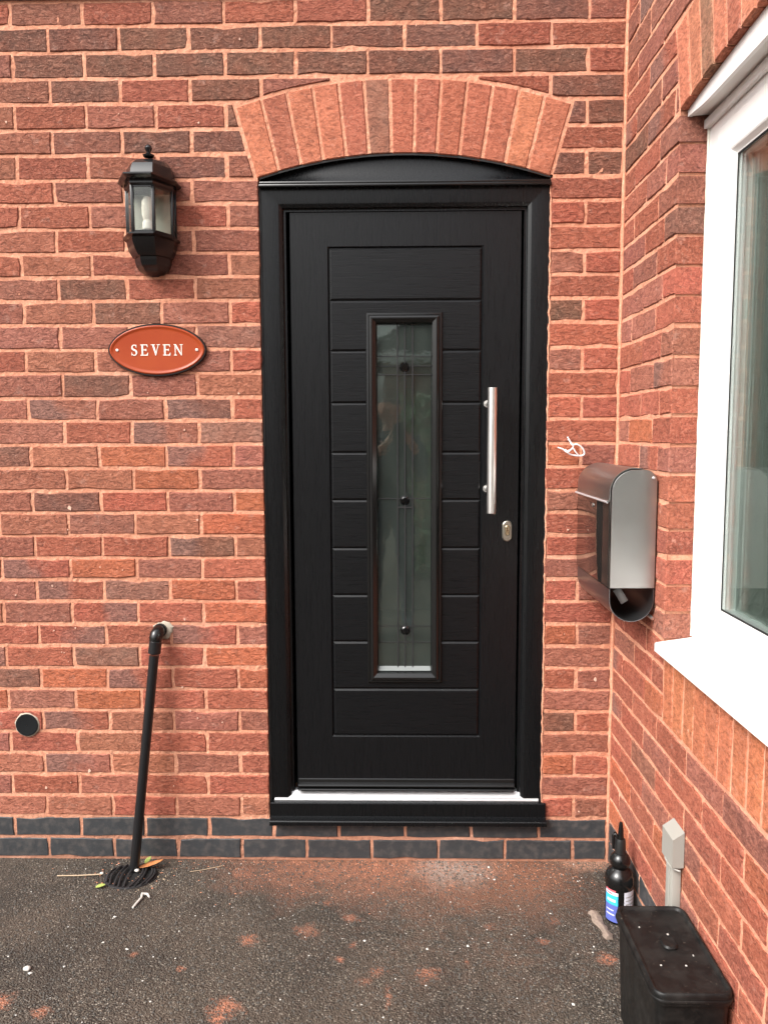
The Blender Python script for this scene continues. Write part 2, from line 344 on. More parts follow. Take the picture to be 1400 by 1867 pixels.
def brick_mesh(poly, m, depth=.098):
    mb = MB(); plate(mb, FRONT, poly, 0, depth, .0028, .0034)
    me = bpy.data.meshes.new("brick"); me.from_pydata(mb.v, [], mb.f); me.materials.append(m); me.update(); return me
CACHE = {}
def std_mesh(w_, h_, m, key):
    kk = (round(w_ * 500), round(h_ * 500), key, random.randrange(9))
    if kk not in CACHE: CACHE[kk] = brick_mesh(brick_outline(round(w_ * 500) / 500, round(h_ * 500) / 500), m)
    return CACHE[kk]
def clip(poly, nx, nz, c):
    """keep nx*s+nz*z <= c"""
    out = []
    for i in range(len(poly)):
        p, q = poly[i - 1], poly[i]; dp = nx * p[0] + nz * p[1] - c; dq = nx * q[0] + nz * q[1] - c
        if (dp <= 0) != (dq <= 0):
            t = dp / (dp - dq); out.append((p[0] + (q[0] - p[0]) * t, p[1] + (q[1] - p[1]) * t))
        if dq <= 0: out.append(q)
    return out
class Wall:
    def __init__(s, root, mp, rot): s.root, s.mp, s.rot = root, mp, rot; s.stuff = MB(); s.count = 0
    def place(s, me, cs, cz, col, d=None, name='brick'):
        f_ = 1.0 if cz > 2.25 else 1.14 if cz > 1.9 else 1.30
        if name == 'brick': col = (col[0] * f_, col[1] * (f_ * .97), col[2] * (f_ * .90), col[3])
        o = bpy.data.objects.new(name, me); C.objects.link(o); o.parent = s.root
        d = random.uniform(-.0012, .0015) if d is None else d
        o.location = Vector(s.mp(cs, d, cz)) - s.root.location
        o.rotation_euler = (0, 0, s.rot); o.color = col; s.count += 1
        return o
    def rect(s, a0, a1, z0, z1, code, m=None, key='b', shown=True):
        g = .0047 if s.rot == 0 else .0042; h_ = .0050 if s.rot == 0 else .0044; a0 += g; a1 -= g; z0 += h_; z1 -= h_
        if a1 - a0 < .012: return
        m = m or M_brick; key = key + m.name
        if not shown:
            plate(s.stuff, s.mp, [(a0, z0), (a1, z0), (a1, z1), (a0, z1)], 0, .05, .004, .004); return
        s.place(std_mesh(a1 - a0, z1 - z0, m, key), (a0 + a1) / 2, (z0 + z1) / 2, colour(code))
    def poly(s, pts, code, m=None, name='brick', d=None):
        cs = sum(p[0] for p in pts) / len(pts); cz = sum(p[1] for p in pts) / len(pts)
        me = brick_mesh([(p[0] - cs, p[1] - cz) for p in pts], m or M_brick)
        return s.place(me, cs, cz, colour(code), d, name)
class Arch:
    """segmental arch over an opening from a to b (s), springing at zs"""
    def __init__(s, a, b, zs, crown, depth, skew): s.a, s.b, s.zs, s.crown, s.depth, s.skew = a, b, zs, crown, depth, skew
    def intr(s, x):
        m = (s.a + s.b) / 2; h = (s.b - s.a) / 2; r = s.crown - s.zs; Rr = (h * h + r * r) / (2 * r)
        return s.crown - Rr + math.sqrt(max(0, Rr * Rr - (x - m) ** 2))
    def ext(s, x):
        e = s.depth * math.sin(s.skew); a_, b_ = s.a - e, s.b + e
        if x <= a_ or x >= b_: return None
        m = (a_ + b_) / 2; h = (b_ - a_) / 2; z0 = s.zs + s.depth * math.cos(s.skew); r = s.crown + s.depth - z0; Rr = (h * h + r * r) / (2 * r)
        return s.crown + s.depth - Rr + math.sqrt(max(0, Rr * Rr - (x - m) ** 2))
    def zend(s): return s.zs + s.depth * math.cos(s.skew)
def lay(wall, k, a0, a1, code, arch, shown=True, m=None):
    """lay one brick between joints a0..a1 in course k, cut round the arch"""
    z0, z1 = ZK[k], ZK[k + 1]; e = arch.depth * math.sin(arch.skew)
    zc = (z0 + z1) / 2
    if z1 <= arch.zs + .02 or a1 <= arch.a - e - .01 or a0 >= arch.b + e + .01 or z0 >= arch.crown + arch.depth: return wall.rect(a0, a1, z0, z1, code, m, shown=shown)
    g = .006; P = [(a0 + g, z0 + g), (a1 - g, z0 + g), (a1 - g, z1 - g), (a0 + g, z1 - g)]
    if zc < arch.zend():
        t = math.tan(arch.skew); mid = (arch.a + arch.b) / 2
        if (a0 + a1) / 2 < mid: P = clip(P, 1, t, arch.a - .010 + t * arch.zs) if True else P
        else: P = clip(P, -1, t, -(arch.b + .010) + t * arch.zs)
        if len(P) >= 3 and max(p[0] for p in P) - min(p[0] for p in P) > .014: wall.poly(P, code, m)
        return
    xs = [a0 + g + (a1 - a0 - 2 * g) * i / 12 for i in range(13)]
    cols = []
    for x in xs:
        ee = arch.ext(x); b_ = z0 + g
        if ee is not None: b_ = max(b_, ee + .011)
        if z1 - g - b_ > .006: cols.append((x, b_))
    if len(cols) >= 3 and cols[-1][0] - cols[0][0] > .02:
        lo = [cols[0]] + [c_ for c_ in cols[1:-1] if c_[1] > z0 + g + 1e-4] + [cols[-1]]
        wall.poly(lo + [(cols[-1][0], z1 - g), (cols[0][0], z1 - g)], code, m)

# ---- front wall
DL, DR = -1.146, -.222            # door opening
arch_f = Arch(-1.148, -.232, 2.250, 2.322, .222, R(16))
front = thing('brick_wall', 'large front wall of red and dark brown bricks with orange mortar, round the black door', 'wall', (-1.1, 0, 0))
W = Wall(front, FRONT, 0)
LEFT = {36: "R P R P R R", 35: "T D D D D D", 34: "P D D D D D", 33: "D R D P R", 32: "R D R P", 31: "D D T P", 30: "T D P D R", 29: "R R P P P", 28: "R R P R P",
        27: "P T R P P", 26: "R T R P T", 25: "D P D R T", 24: "P T D P R", 23: "P P P T G", 22: "R T T P R", 21: "P D P T", 20: "P p P d R", 19: "P R p G", 18: "D T O r P",
        17: "T T O P", 16: "P D R P O", 15: "T P T O", 14: "P R R d T", 13: "r O P R", 12: "P r G O R", 11: "P r! R O", 10: "R r! R r P", 9: "R G R O",
        8: "D O r R O", 7: "P O R R", 6: "R r T P P", 5: "R T R R", 4: "T p T P R", 3: "R T R R", 2: "T T R T T"}
RIGHT = {36: "D D D P", 35: "D D R R", 34: "D D D R", 33: "R D", 32: "D D", 31: "R", 30: "D D", 29: "R", 28: "R R", 27: "R", 26: "P R", 25: "R", 24: "D R", 23: "R", 22: "P R", 21: "R", 20: "R R", 19: "R", 18: "O P", 17: "R",
         16: "P R", 15: "R", 14: "R R", 13: "P", 12: "R P", 11: "R", 10: "O P", 9: "P", 8: "R P", 7: "P", 6: "D R", 5: "P", 4: "O R", 3: "P", 2: "R P"}
for kx in range(0, 40):
    odd = kx % 2
    js = [J(n if odd else n + .5) for n in range(0, 15)]
    if not odd: js = [J(0)] + js
    spans = [(js[i + 1], js[i]) for i in range(len(js) - 1)]       # right to left
    lc = LEFT.get(kx, "").split(); rc = RIGHT.get(kx, "").split(); li = ri = 0
    zc = (ZK[kx] + ZK[kx + 1]) / 2
    for (a0, a1) in spans:
        shown = a1 > -2.2 and kx < 38
        if kx in (0, 1):
            W.rect(a0, a1, ZK[kx], ZK[kx + 1], 'B', M_blue, 'u', shown); continue
        mid = (a0 + a1) / 2
        if zc < 2.25:
            b0, b1 = a0, a1
            if b0 < DR - .012 and b1 > DR: b0 = DR - .0058
            elif b1 > DL + .012 and b0 < DL: b1 = DL + .0058
            elif b0 > DL - .012 and b1 < DR + .012: continue
            if b0 > DL and b1 < DR: continue
            a0, a1 = b0, b1
            if a1 - a0 < .03: continue
        left = mid < -.68 if (zc < 2.55) else None
        code = None
        if left is None:
            seq = rc; idx = ri
            n_r = len(rc)
            if ri < n_r: code = rc[n_r - 1 - ri]; ri += 1
            elif li < len(lc): code = lc[len(lc) - 1 - li]; li += 1
        elif left:
            if li < len(lc): code = lc[len(lc) - 1 - li]; li += 1
        else:
            if ri < len(rc): code = rc[len(rc) - 1 - ri]; ri += 1
        if code is None: code = random.choice("RRPPDTR" if kx > 23 else "RPTORPG")
        lay(W, kx, a0, a1, code, arch_f, shown)
# arch bricks: joints read from the photograph along the outer curve
ends = [-1.148 + i * (.916) / 13 for i in range(14)]
def voussoirs(wall, arch, n, codes, name='arch_brick', m=None):
    mid = (arch.a + arch.b) / 2; half = (arch.b - arch.a) / 2
    def jt(i, off):
        x = arch.a + (arch.b - arch.a) * i / n; ph = -(x - mid) / half * arch.skew
        b_ = Vector((x, arch.intr(x))); dr = Vector((-math.sin(ph), math.cos(ph))); nn = Vector((dr.y, -dr.x))
        return b_ + nn * off, b_ + nn * off + dr * arch.depth
    for i in range(n):
        b0, t0 = jt(i, .0045 if i else .001); b1, t1 = jt(i + 1, -.0045 if i < n - 1 else -.001)
        tm = (t0 + t1) / 2; bm_ = (b0 + b1) / 2
        l1 = t0 + (b0 - t0) * .5; r1 = t1 + (b1 - t1) * .5
        q = [tuple(b0), tuple(b1), tuple(r1), tuple(t1), tuple(t0), tuple(l1)]
        q = [(x + random.uniform(-.001, .001), z + random.uniform(-.001, .001)) for x, z in q]
        wall.poly(q, codes[i % len(codes)], m, name, d=random.uniform(-.001, .001))
voussoirs(W, arch_f, 13, ['A', 'E', 'A', 'A', 'E', 'F', 'E', 'E', 'E', 'E', 'E', 'A', 'A'], m=M_arch)
if W.stuff.v:
    o = W.stuff.go('brick', M_brick, front); o['kind'] = 'stuff'; o.color = (*COL['R'], 1)

# ---- mortar sheets: a fine uneven sheet just behind the brick faces, with returns at the openings
def mdepth(s_, z):
    return .0032 + .0016 * noise.noise(Vector((s_ * 9, z * 9, 0))) + .0020 * noise.noise(Vector((s_ * 55, z * 55, 5))) + .0012 * noise.noise(Vector((s_ * 140, z * 140, 9)))
def sheet(mb, mp, a0, a1, zlo, zhi, step=.0095, seed=0, flip=False):
    nx = max(1, int(round((a1 - a0) / step))); lo0, hi0 = zlo(a0), zhi(a0); nz = max(1, int(round((hi0 - lo0) / step)))
    vs = []
    for i in range(nx + 1):
        x = a0 + (a1 - a0) * i / nx; l_, h_ = zlo(x), zhi(x)
        for j in range(nz + 1):
            z = l_ + (h_ - l_) * j / nz; vs.append(mp(x, mdepth(x + seed, z), z))
    fs = [(i * (nz + 1) + j, (i + 1) * (nz + 1) + j, (i + 1) * (nz + 1) + j + 1, i * (nz + 1) + j + 1) for i in range(nx) for j in range(nz)]
    mb.add(vs, fs)
def quad(mb, *p): mb.add(p, [tuple(range(len(p)))])
mb = MB(); K = lambda c: (lambda x: c)
sheet(mb, FRONT, -2.3, DL, K(0), K(3.0)); sheet(mb, FRONT, DR, -.002, K(0), K(3.0))
sheet(mb, FRONT, DL, DR, lambda x: arch_f.intr(min(max(x, arch_f.a), arch_f.b)) + .003, K(3.0)); sheet(mb, FRONT, DL, DR, K(0), K(.143))
sheet(mb, FRONT, -3.35, -2.3, K(0), K(3.0), .03)
for x in (DL, DR): quad(mb, (x, .004, .14), (x, .1, .14), (x, .1, 2.25), (x, .004, 2.25))
N_ = 24; xs = [DL + (DR - DL) * i / N_ for i in range(N_ + 1)]
zi = lambda x: arch_f.intr(min(max(x, arch_f.a), arch_f.b)) + .003
mb.add([(x, d, zi(x)) for x in xs for d in (.004, .1)], [(2 * i, 2 * i + 1, 2 * i + 3, 2 * i + 2) for i in range(N_)])
quad(mb, (DL, .004, .143), (DR, .004, .143), (DR, .1, .143), (DL, .1, .143))
raw('mortar', mb.v, mb.f, M_mortar, front)
pts = [(-.0035 + .0022 * noise.noise(Vector((z_ * 6, 0, 2))), .0045, z_) for z_ in [i * .02 for i in range(151)]]
pts = [(x_ + .0030, y_ - .0035, z_) for x_, y_, z_ in pts]
MB().tube(pts, [.0058 + .0040 * noise.noise(Vector((0, z_[2] * 22, 2))) for z_ in pts], 8).go('corner_mortar', M_mortar, front, 80)
# solid core of the wall behind the mortar (left, right, above, below the opening)
mb = MB(); mb.box(-3.35, DL - .0, .0995, .30, 0, 3.0); mb.box(DR, .35, .0995, .30, 0, 3.0); mb.box(DL, DR, .0995, .30, 2.33, 3.0); mb.box(DL, DR, .0995, .30, 0, .14)
mb.go('wall_core', M_mortar, front)
MB().box(-3.35, -1.02, -.010, .02, 2.7885, 2.80, .002).box(-3.35, -.01, -.004, .02, 2.80, 2.90, 0).go('dark_top_strip', M_topstrip, front)  # thin dark strip along the top bed joint, with a dark band above

fl = MB()
for _ in range(90):      # mortar flecks and splashes left on the brick faces
    x, z = U_(-2.05, -.02), U_(.16, 2.7)
    if -1.2 < x < -.2 and z < 2.6: continue
    r0 = U_(.0012, .0035) * (2 if random.random() < .12 else 1); n = 7
    q = [(x + r0 * U_(.5, 1.3) * math.cos(6.283 * i / n), -.0022, z + r0 * U_(.5, 1.6) * math.sin(6.283 * i / n)) for i in range(n)]
    fl.add(q + [(a_, .001, b_) for a_, _, b_ in q], [tuple(range(n))] + [(i, (i + 1) % n, n + (i + 1) % n, n + i) for i in range(n)])
o = raw('mortar_flecks', fl.v, fl.f, mat("mortar_fleck_pale", (.66, .42, .32), .9), front); o['kind'] = 'stuff'
# ---- side wall (faces left, -X); s = distance from the corner towards the camera
WA, WB = .487, 1.893
arch_s = Arch(WA + .002, WB - .002, 2.2525, 2.290, .215, R(12))
side = thing('brick_wall', 'right hand side wall of red brick with the white window, meeting the door wall at the corner', 'wall', (0, -.6, 0))
S = Wall(side, SIDE, R(-90))
pal_hi = list("RPPDPPRPRR"); pal_lo = list("RRPRPRRORRPR")
def scode(kx):
    c_ = random.choice(pal_hi if kx > 22 else pal_lo)
    if random.random() < .06: c_ = c_.lower()
    return c_
for kx in range(0, 40):
    odd = kx % 2; zc = (ZK[kx] + ZK[kx + 1]) / 2
    js = [0.001] + [.1125 + .225 * n for n in range(12)] if odd else [0.001] + [.225 * n for n in range(1, 13)]
    if .673 < zc < 2.25: js = [0.001, .1125, .3375, WA + .0058] if odd else [0.001, .225, .392, WA + .0058]
    for i in range(len(js) - 1):
        a0, a1 = js[i], js[i + 1]; shown = a0 < (1.25 if zc < .7 else .75) and kx < 39
        if kx in (0, 1): S.rect(a0, a1, ZK[kx], ZK[kx + 1], 'B', M_blue, 'u', shown)
        else: lay(S, kx, a0, a1, scode(kx), arch_s, shown)
    if .673 < zc < 2.25:      # far side of the window, out of the picture
        jj = [WB - .006, 2.05, 2.275, 2.5, 2.725] if odd else [WB - .006, 2.16, 2.39, 2.61, 2.725]
        for i in range(4): S.rect(jj[i], jj[i + 1], ZK[kx], ZK[kx + 1], 'R', shown=False)
voussoirs(S, arch_s, 20, ['A', 'A', 'F', 'A', 'E', 'A', 'A', 'A', 'E', 'A'], m=M_arch)
n_s = 19
for i in range(n_s):
    a0 = WA + .008 + (WB - WA - .016) * i / n_s; a1 = WA + .008 + (WB - WA - .016) * (i + 1) / n_s
    me = brick_mesh([(x, z) for x, z in brick_outline(a1 - a0 - .0095, .205, .001)], M_arch)
    S.place(me, (a0 + a1) / 2, .673 + .0062 + .103, (*jit((.60, .20, .095), .06), 1.0), name='soldier_brick')
if S.stuff.v:
    o = S.stuff.go('brick', M_brick, side); o['kind'] = 'stuff'; o.color = (*COL['R'], 1)
mb = MB()
sheet(mb, SIDE, .002, WA, K(0), K(3.0), seed=7); sheet(mb, SIDE, WA, WB, K(0), K(.884), seed=7)
sheet(mb, SIDE, WA, WB, lambda x: arch_s.intr(min(max(x, arch_s.a), arch_s.b)) + .003, K(3.0), seed=7)
sheet(mb, SIDE, WB, 2.75, K(0), K(3.0), .03, 7)
for s_ in (WA - .0, WB): quad(mb, *[(d, -s_ + (.004 if s_ == WA else -.004), z) for d, z in ((.004, .88), (.1, .88), (.1, 2.26), (.004, 2.26))])
xs = [WA + (WB - WA) * i / 24 for i in range(25)]; zi = lambda x: arch_s.intr(min(max(x, arch_s.a), arch_s.b)) + .003
mb.add([SIDE(x, d, zi(x)) for x in xs for d in (.004, .1)], [(2 * i, 2 * i + 1, 2 * i + 3, 2 * i + 2) for i in range(24)])
quad(mb, *[SIDE(a_, d, .884) for a_, d in ((WA, .004), (WB, .004), (WB, .1), (WA, .1))])
quad(mb, *[SIDE(2.75, d, z) for d, z in ((.004, 0), (.3, 0), (.3, 3), (.004, 3))])
raw('mortar', mb.v, mb.f, M_mortar, side)
mb = MB(); mb.box(.0995, .30, -WA, -.0, 0, 3.0); mb.box(.0995, .30, -2.75, -WB, 0, 3.0); mb.box(.0995, .30, -WB, -WA, 2.3, 3.0); mb.box(.0995, .30, -WB, -WA, 0, .884)
mb.go('wall_core', M_mortar, side)

# ------------------------------------------------------------------ ground
nx, ny = 60, 40
vs = [(-9 + 18 * i / nx, -14 + 14.15 * j / ny, 0) for i in range(nx + 1) for j in range(ny + 1)]
fs = [(i * (ny + 1) + j, (i + 1) * (ny + 1) + j, (i + 1) * (ny + 1) + j + 1, i * (ny + 1) + j + 1) for i in range(nx) for j in range(ny)]
o = raw('driveway', vs, fs, M_tar); o['kind'] = 'structure'
o = raw('ground', [(-60, -60, -.02), (60, -60, -.02), (60, 60, -.02), (-60, 60, -.02)], [(0, 1, 2, 3)], M_tar); o['kind'] = 'structure'

def scatter(name, m, n, area, size, flat=.6):
    mb = MB()
    for _ in range(n):
        x, y, s0 = area(); s0 = s0 * random.uniform(.5, 1.3)
        ico = [(1, 0, 0), (-1, 0, 0), (0, 1, 0), (0, -1, 0), (0, 0, 1), (0, 0, -1)]
        a_ = random.uniform(0, 6.28)
        q = []
        for p in ico:
            p = Vector(p) * random.uniform(.6, 1.2); p = Vector((p.x * math.cos(a_) - p.y * math.sin(a_), p.x * math.sin(a_) + p.y * math.cos(a_), p.z * flat))
            q.append((x + p.x * s0, y + p.y * s0, .25 * s0 + p.z * s0))
        mb.add(q, [(0, 2, 4), (2, 1, 4), (1, 3, 4), (3, 0, 4), (2, 0, 5), (1, 2, 5), (3, 1, 5), (0, 3, 5)])
    o = raw(name, mb.v, mb.f, m); o['kind'] = 'stuff'; return o
U = random.uniform
scatter('stone_chips', M_chip, 230, lambda: (U(-1.9, .0), -abs(random.gauss(0, .45)) - .01 if random.random() < .6 else U(-.95, 0), .0028 if random.random() < .93 else .0055), 1)
scatter('mortar_crumbs', M_crumb, 900, lambda: (random.gauss(-.65, .45), -abs(random.gauss(0, .09)) - .004, .0026), 1)
M_agg = mat("loose_aggregate", (.075, .068, .06), .9)
scatter('loose_grit', M_agg, 9000, lambda: (U(-2.0, .0), U(-1.0, -.002), .0034), 1, .8)
scatter('loose_grit', mat('pale_aggregate', (.16, .135, .105), .9), 1800, lambda: (U(-2.0, .0), U(-1.0, -.002), .0028), 1, .8)

# ------------------------------------------------------------------ front door
FX0, FX1, FZ0, FZ1 = -1.1405, -.2275, .137, 2.246
door = thing('front_door', 'black composite front door with narrow glazed panel, long steel bar handle and black frame', 'door', (-.684, .05, .137))
def rl(x0, x1, z0, z1, y): return rect(FRONT, x0, x1, z0, z1, y)
LX0, LX1, LZ0, LZ1 = -1.0530, -.3110, .236, 2.1545
# outer frame: head and two jambs with mitred corners
def side_strip(name, prof, which, m, x0, x1, z0, z1, zend=None, parent=door, mp=FRONT):
    """prof: (distance from the outer edge, depth) pairs"""
    mb = MB(); ls = []
    for d, y in prof:
        if which == 'left': a_, b_ = (x0 + d, zend if zend is not None else z0 + d), (x0 + d, z1 - d)
        elif which == 'right': a_, b_ = (x1 - d, zend if zend is not None else z0 + d), (x1 - d, z1 - d)
        elif which == 'top': a_, b_ = (x0 + d, z1 - d), (x1 - d, z1 - d)
        else: a_, b_ = (x0 + d, z0 + d), (x1 - d, z0 + d)
        ls.append([mp(a_[0], y, a_[1]), mp(b_[0], y, b_[1])])
    mb.loops(ls, closed=False)
    # end caps
    n = len(prof); v0 = [ls[i][0] for i in range(n)]; v1 = [ls[i][1] for i in range(n)]
    mb.add(v0, [tuple(range(n))]); mb.add(v1, [tuple(range(n))[::-1]])
    return mb.go(name, m, parent, 25)
prof = [(0, .085), (0, .014), (.0015, .0125), (.054, .0125), (.056, .0132), (.0655, .019), (.0668, .021), (.0668, .030), (.0685, .0315), (.0745, .0315), (.0755, .033), (.0755, .060), (.0, .085)]
prof = prof[:-1]
for wh, nm in (('left', 'jamb'), ('right', 'jamb'), ('top', 'frame_head')):
    side_strip(nm, prof, wh, M_frame, FX0 + .002, FX1 - .002, .2, 2.229, .2175 if wh != 'top' else None)
# drip trim over the head, and the curved infill under the arch
MB().box(FX0 - .001, FX1 + .001, -.010, .06, 2.2195, 2.2290, .0035).box(FX0 + .0005, FX1 - .0005, -.004, .06, 2.2292, 2.2385, .003).go('drip_trim', M_blackgloss, door)
xs = [DL + .006 + (DR - DL - .012) * i / 40 for i in range(41)]
tops = [arch_f.intr(min(max(x, arch_f.a + .001), arch_f.b - .001)) - .002 for x in xs]
mb = MB(); y_of = lambda t: .022 - .020 * (1 - t) ** 2.2
rows = []
for j in range(7):
    t = j / 6; rows.append([(x, y_of(t), 2.2386 + (max(z, 2.2405) - 2.2386) * t) for x, z in zip(xs, tops)])
rows.append([(x, .06, max(z, 2.2405)) for x, z in zip(xs, tops)])
mb.loops(rows, closed=False); mb.go('arched_infill', M_frame, door, 50)
mb = MB(); vs = []
for x, z in zip(xs, tops): vs += [(x, .004, max(z, 2.2405) - .004), (x, .004, max(z, 2.2405) + .0015), (x, .05, max(z, 2.2405) + .0015)]
mb.loops([vs[i * 3:i * 3 + 3] for i in range(41)], closed=False); mb.go('arch_bead', M_gasket, door)
# dark packing gap each side
MB().box(DL - .002, FX0 + .0025, .010, .09, .15, 2.235).go('frame_seal', M_gasket, door)
mb = MB()
zz = .15; pts = []
while zz < 2.235: pts.append((DR - .0045 + random.uniform(-.0022, .0022), .004, zz)); zz += .016
mb.tube(pts, [random.uniform(.0024, .0038) for _ in pts], 6); mb.go('sealant_bead', M_mortar, door)
MB().box(FX1 - .0025, DR + .002, .012, .09, .15, 2.235).go('frame_seal', M_gasket, door)

# leaf: outer skin as ring of loops round the planked field
PX0, PX1, PZ0, PZ1 = -.9265, -.4365, .428, 2.0415
leaf = MB().loops([rl(LX0, LX1, LZ0, LZ1, .075), rl(LX0, LX1, LZ0, LZ1, .0375), rl(LX0 + .002, LX1 - .002, LZ0 + .002, LZ1 - .002, .0355),
                   rl(PX0 - .0055, PX1 + .0055, PZ0 - .0055, PZ1 + .0055, .0355), rl(PX0 - .0015, PX1 + .0015, PZ0 - .0015, PZ1 + .0015, .0405), rl(PX0 - .0005, PX1 + .0005, PZ0 - .0005, PZ1 + .0005, .0412)])
GX0, GX1, GZ0, GZ1 = -.7755, -.5965, .6515, 1.8045
leaf.loops([rl(PX0 - .0005, PX1 + .0005, PZ0 - .0005, PZ1 + .0005, .0413), rl(GX0, GX1, GZ0, GZ1, .0413), rl(GX0, GX1, GZ0, GZ1, .075)])
leaf_o = leaf.go('door_leaf', M_doorv, door, 25)
GV = [.428, .590, .753, .912, 1.0705, 1.231, 1.387, 1.549, 1.7165, 1.877, 2.0415]
GX0m, GX1m, GZ0m, GZ1m = GX0 - .012, GX1 + .012, GZ0 - .012, GZ1 + .012
for i in range(len(GV) - 1):
    z0, z1 = GV[i] + .0008, GV[i + 1] - .0008; x0, x1 = PX0 + .0008, PX1 - .0008
    polys = []
    if z1 <= GZ0m or z0 >= GZ1m: polys = [[(x0, z0), (x1, z0), (x1, z1), (x0, z1)]]
    elif z0 < GZ0m < z1: polys = [[(x0, z0), (x1, z0), (x1, z1), (GX1m, z1), (GX1m, GZ0m), (GX0m, GZ0m), (GX0m, z1), (x0, z1)]]
    elif z0 < GZ1m < z1: polys = [[(x0, z0), (GX0m, z0), (GX0m, GZ1m), (GX1m, GZ1m), (GX1m, z0), (x1, z0), (x1, z1), (x0, z1)]]
    else: polys = [[(x0, z0), (GX0m, z0), (GX0m, z1), (x0, z1)], [(GX1m, z0), (x1, z0), (x1, z1), (GX1m, z1)]]
    for P in polys:
        mb = MB(); plate(mb, FRONT, P, .0355, .041, .0058, .0040); mb.go('plank', M_door, door, 25)
# glazing moulding
ML = (-.8105, -.5625, .6135, 1.8385)
def ins(e): return (ML[0] + e, ML[1] - e, ML[2] + e, ML[3] - e)
lp = [(0, .0352), (0, .0300), (.003, .0272), (.0085, .0262), (.0095, .0275), (.0115, .0275), (.0125, .0235), (.017, .0205), (.0205, .0205), (.0325, .0285), (.0345, .034), (.0365, .0372)]
mb = MB().loops([rl(*ins(e), y) for e, y in lp]); mb.go('glazing_moulding', M_blackgloss, door, 20)
gl = raw('glass_pane', *(lambda m_: (m_.v, m_.f))(MB().box(GX0 - .003, GX1 + .003, .0445, .0485, GZ0 - .003, GZ1 + .003)), M_dglass, door)
raw('glass_pane', *(lambda m_: (m_.v, m_.f))(MB().box(GX0 - .003, GX1 + .003, .0625, .0660, GZ0 - .003, GZ1 + .003)), M_glass, door)
# bevelled glass edge strips: bottom and right
MB().add([(GX0 + .004, .0442, GZ0 + .016), (GX1 - .004, .0442, GZ0 + .016), (GX1 - .001, .0385, GZ0 + .001), (GX0 + .001, .0385, GZ0 + .001)], [(0, 3, 2, 1)]).go('glass_bead', M_beadmat, door)
mb = MB()
for x in (-.7085, -.6845, -.6590): mb.box(x - .0019, x + .0019, .0425, .0440, GZ0 + .002, GZ1 - .002)
for z in (1.700, 1.668, 1.640, 1.235, .805, .750): mb.box(GX0, GX1, .0427, .0439, z - .0013, z + .0013)
for z in (1.206,): mb.box(-.7085, -.6590, .0423, .0437, z - .0022, z + .0022)
mb.go('leading', M_came, door)
for x, z in ((-.6850, 1.6640), (-.6840, 1.2280), (-.6830, .7900)):
    M_ = Matrix.Translation((x, .0425, z)) @ Matrix.Rotation(R(90), 4, 'X')
    bm = bmesh.new(); bmesh.ops.create_cone(bm, cap_ends=True, segments=24, radius1=.0165, radius2=.010, depth=.006, matrix=M_); 
    m2 = MB(); bm.verts.index_update(); m2.add([v_.co.copy() for v_ in bm.verts], [[v_.index for v_ in f.verts] for f in bm.faces]); bm.free(); m2.go('bevel_jewel', M_jewel, door)
    m2 = MB(); m2.tube([(x + .0185 * math.cos(t * math.pi / 12), .0430, z + .0185 * math.sin(t * math.pi / 12)) for t in range(25)], .0008, 6, False); m2.go('came_ring', M_came, door)
# weather bar, threshold, cill
mb = MB()
prof2 = [(.036, .276), (.032, .2730), (.0305, .2640), (.021, .2590), (.0175, .2560), (.0175, .2530), (.028, .2520), (.028, .2480), (.017, .2455), (.014, .2430), (.014, .2405), (.036, .2400)]
mb.loops([[(LX0 + .004, y, z), (LX1 - .004, y, z)] for y, z in prof2], closed=False)
for xx in (LX0 + .004, LX1 - .004): mb.add([(xx, y, z) for y, z in prof2], [tuple(range(len(prof2)))])
mb.go('weather_bar', M_blackgloss, door, 20)
mb = MB()
pr = [(.055, .2350), (.034, .2335), (.014, .2180), (.009, .2165), (.007, .2125), (.007, .2095), (.06, .2095)]
mb.loops([[(FX0 + .012, y, z), (FX1 - .008, y, z)] for y, z in pr], closed=False)
for xx in (FX0 + .012, FX1 - .008): mb.add([(xx, y, z) for y, z in pr], [tuple(range(len(pr)))])
mb.go('threshold', M_alu, door, 20)
mb = MB()
pr = [(.08, .2090), (-.006, .2088), (-.010, .2060), (-.012, .1640), (-.020, .1600), (-.034, .1575), (-.037, .1545), (-.037, .1420), (-.033, .1390), (.08, .1390)]
mb.loops([[(-1.1395, y, z), (-.2145, y, z)] for y, z in pr], closed=False)
for xx in (-1.1395, -.2145): mb.add([(xx, y, z) for y, z in pr], [tuple(range(len(pr)))])
mb.go('cill', M_frame, door, 20)
# handle
mb = MB(); hx = -.4085; mb.tube([(hx, -.040, 1.193), (hx, -.040, 1.1945), (hx, -.040, 1.5915), (hx, -.040, 1.593)], [.0135, .0150, .0150, .0135], 28)
hd = mb.go('bar_handle', M_steel, door, 40)
for z in (1.545, 1.268):
    m2 = MB().tube([(hx - .002, -.03, z), (hx - .008, .034, z)], .0075, 14).tube([(hx - .008, .030, z), (hx - .008, .0355, z)], .012, 16)
    m2.go('standoff', M_steel, hd)
def pill(cx, cz, w_, h_, n=10):
    r = w_ / 2; return [(cx + r * math.cos(a_), cz + (h_ / 2 - r) + r * math.sin(a_)) for a_ in [math.pi * i / n for i in range(n + 1)]] + [(cx + r * math.cos(a_), cz - (h_ / 2 - r) + r * math.sin(a_)) for a_ in [math.pi + math.pi * i / n for i in range(n + 1)]]
mb = MB(); plate(mb, FRONT, pill(-.3475, 1.1275, .0325, .069), .0285, .036, .003, .003); lk = mb.go('lock_escutcheon', M_nickel, door, 40)
mb = MB(); plate(mb, FRONT, pill(-.3475, 1.1300, .0150, .034), .0245, .030, .002, .002); lc_ = mb.go('lock_cylinder', mat("brass", (.60, .52, .34), .25, 1.0), lk, 40)
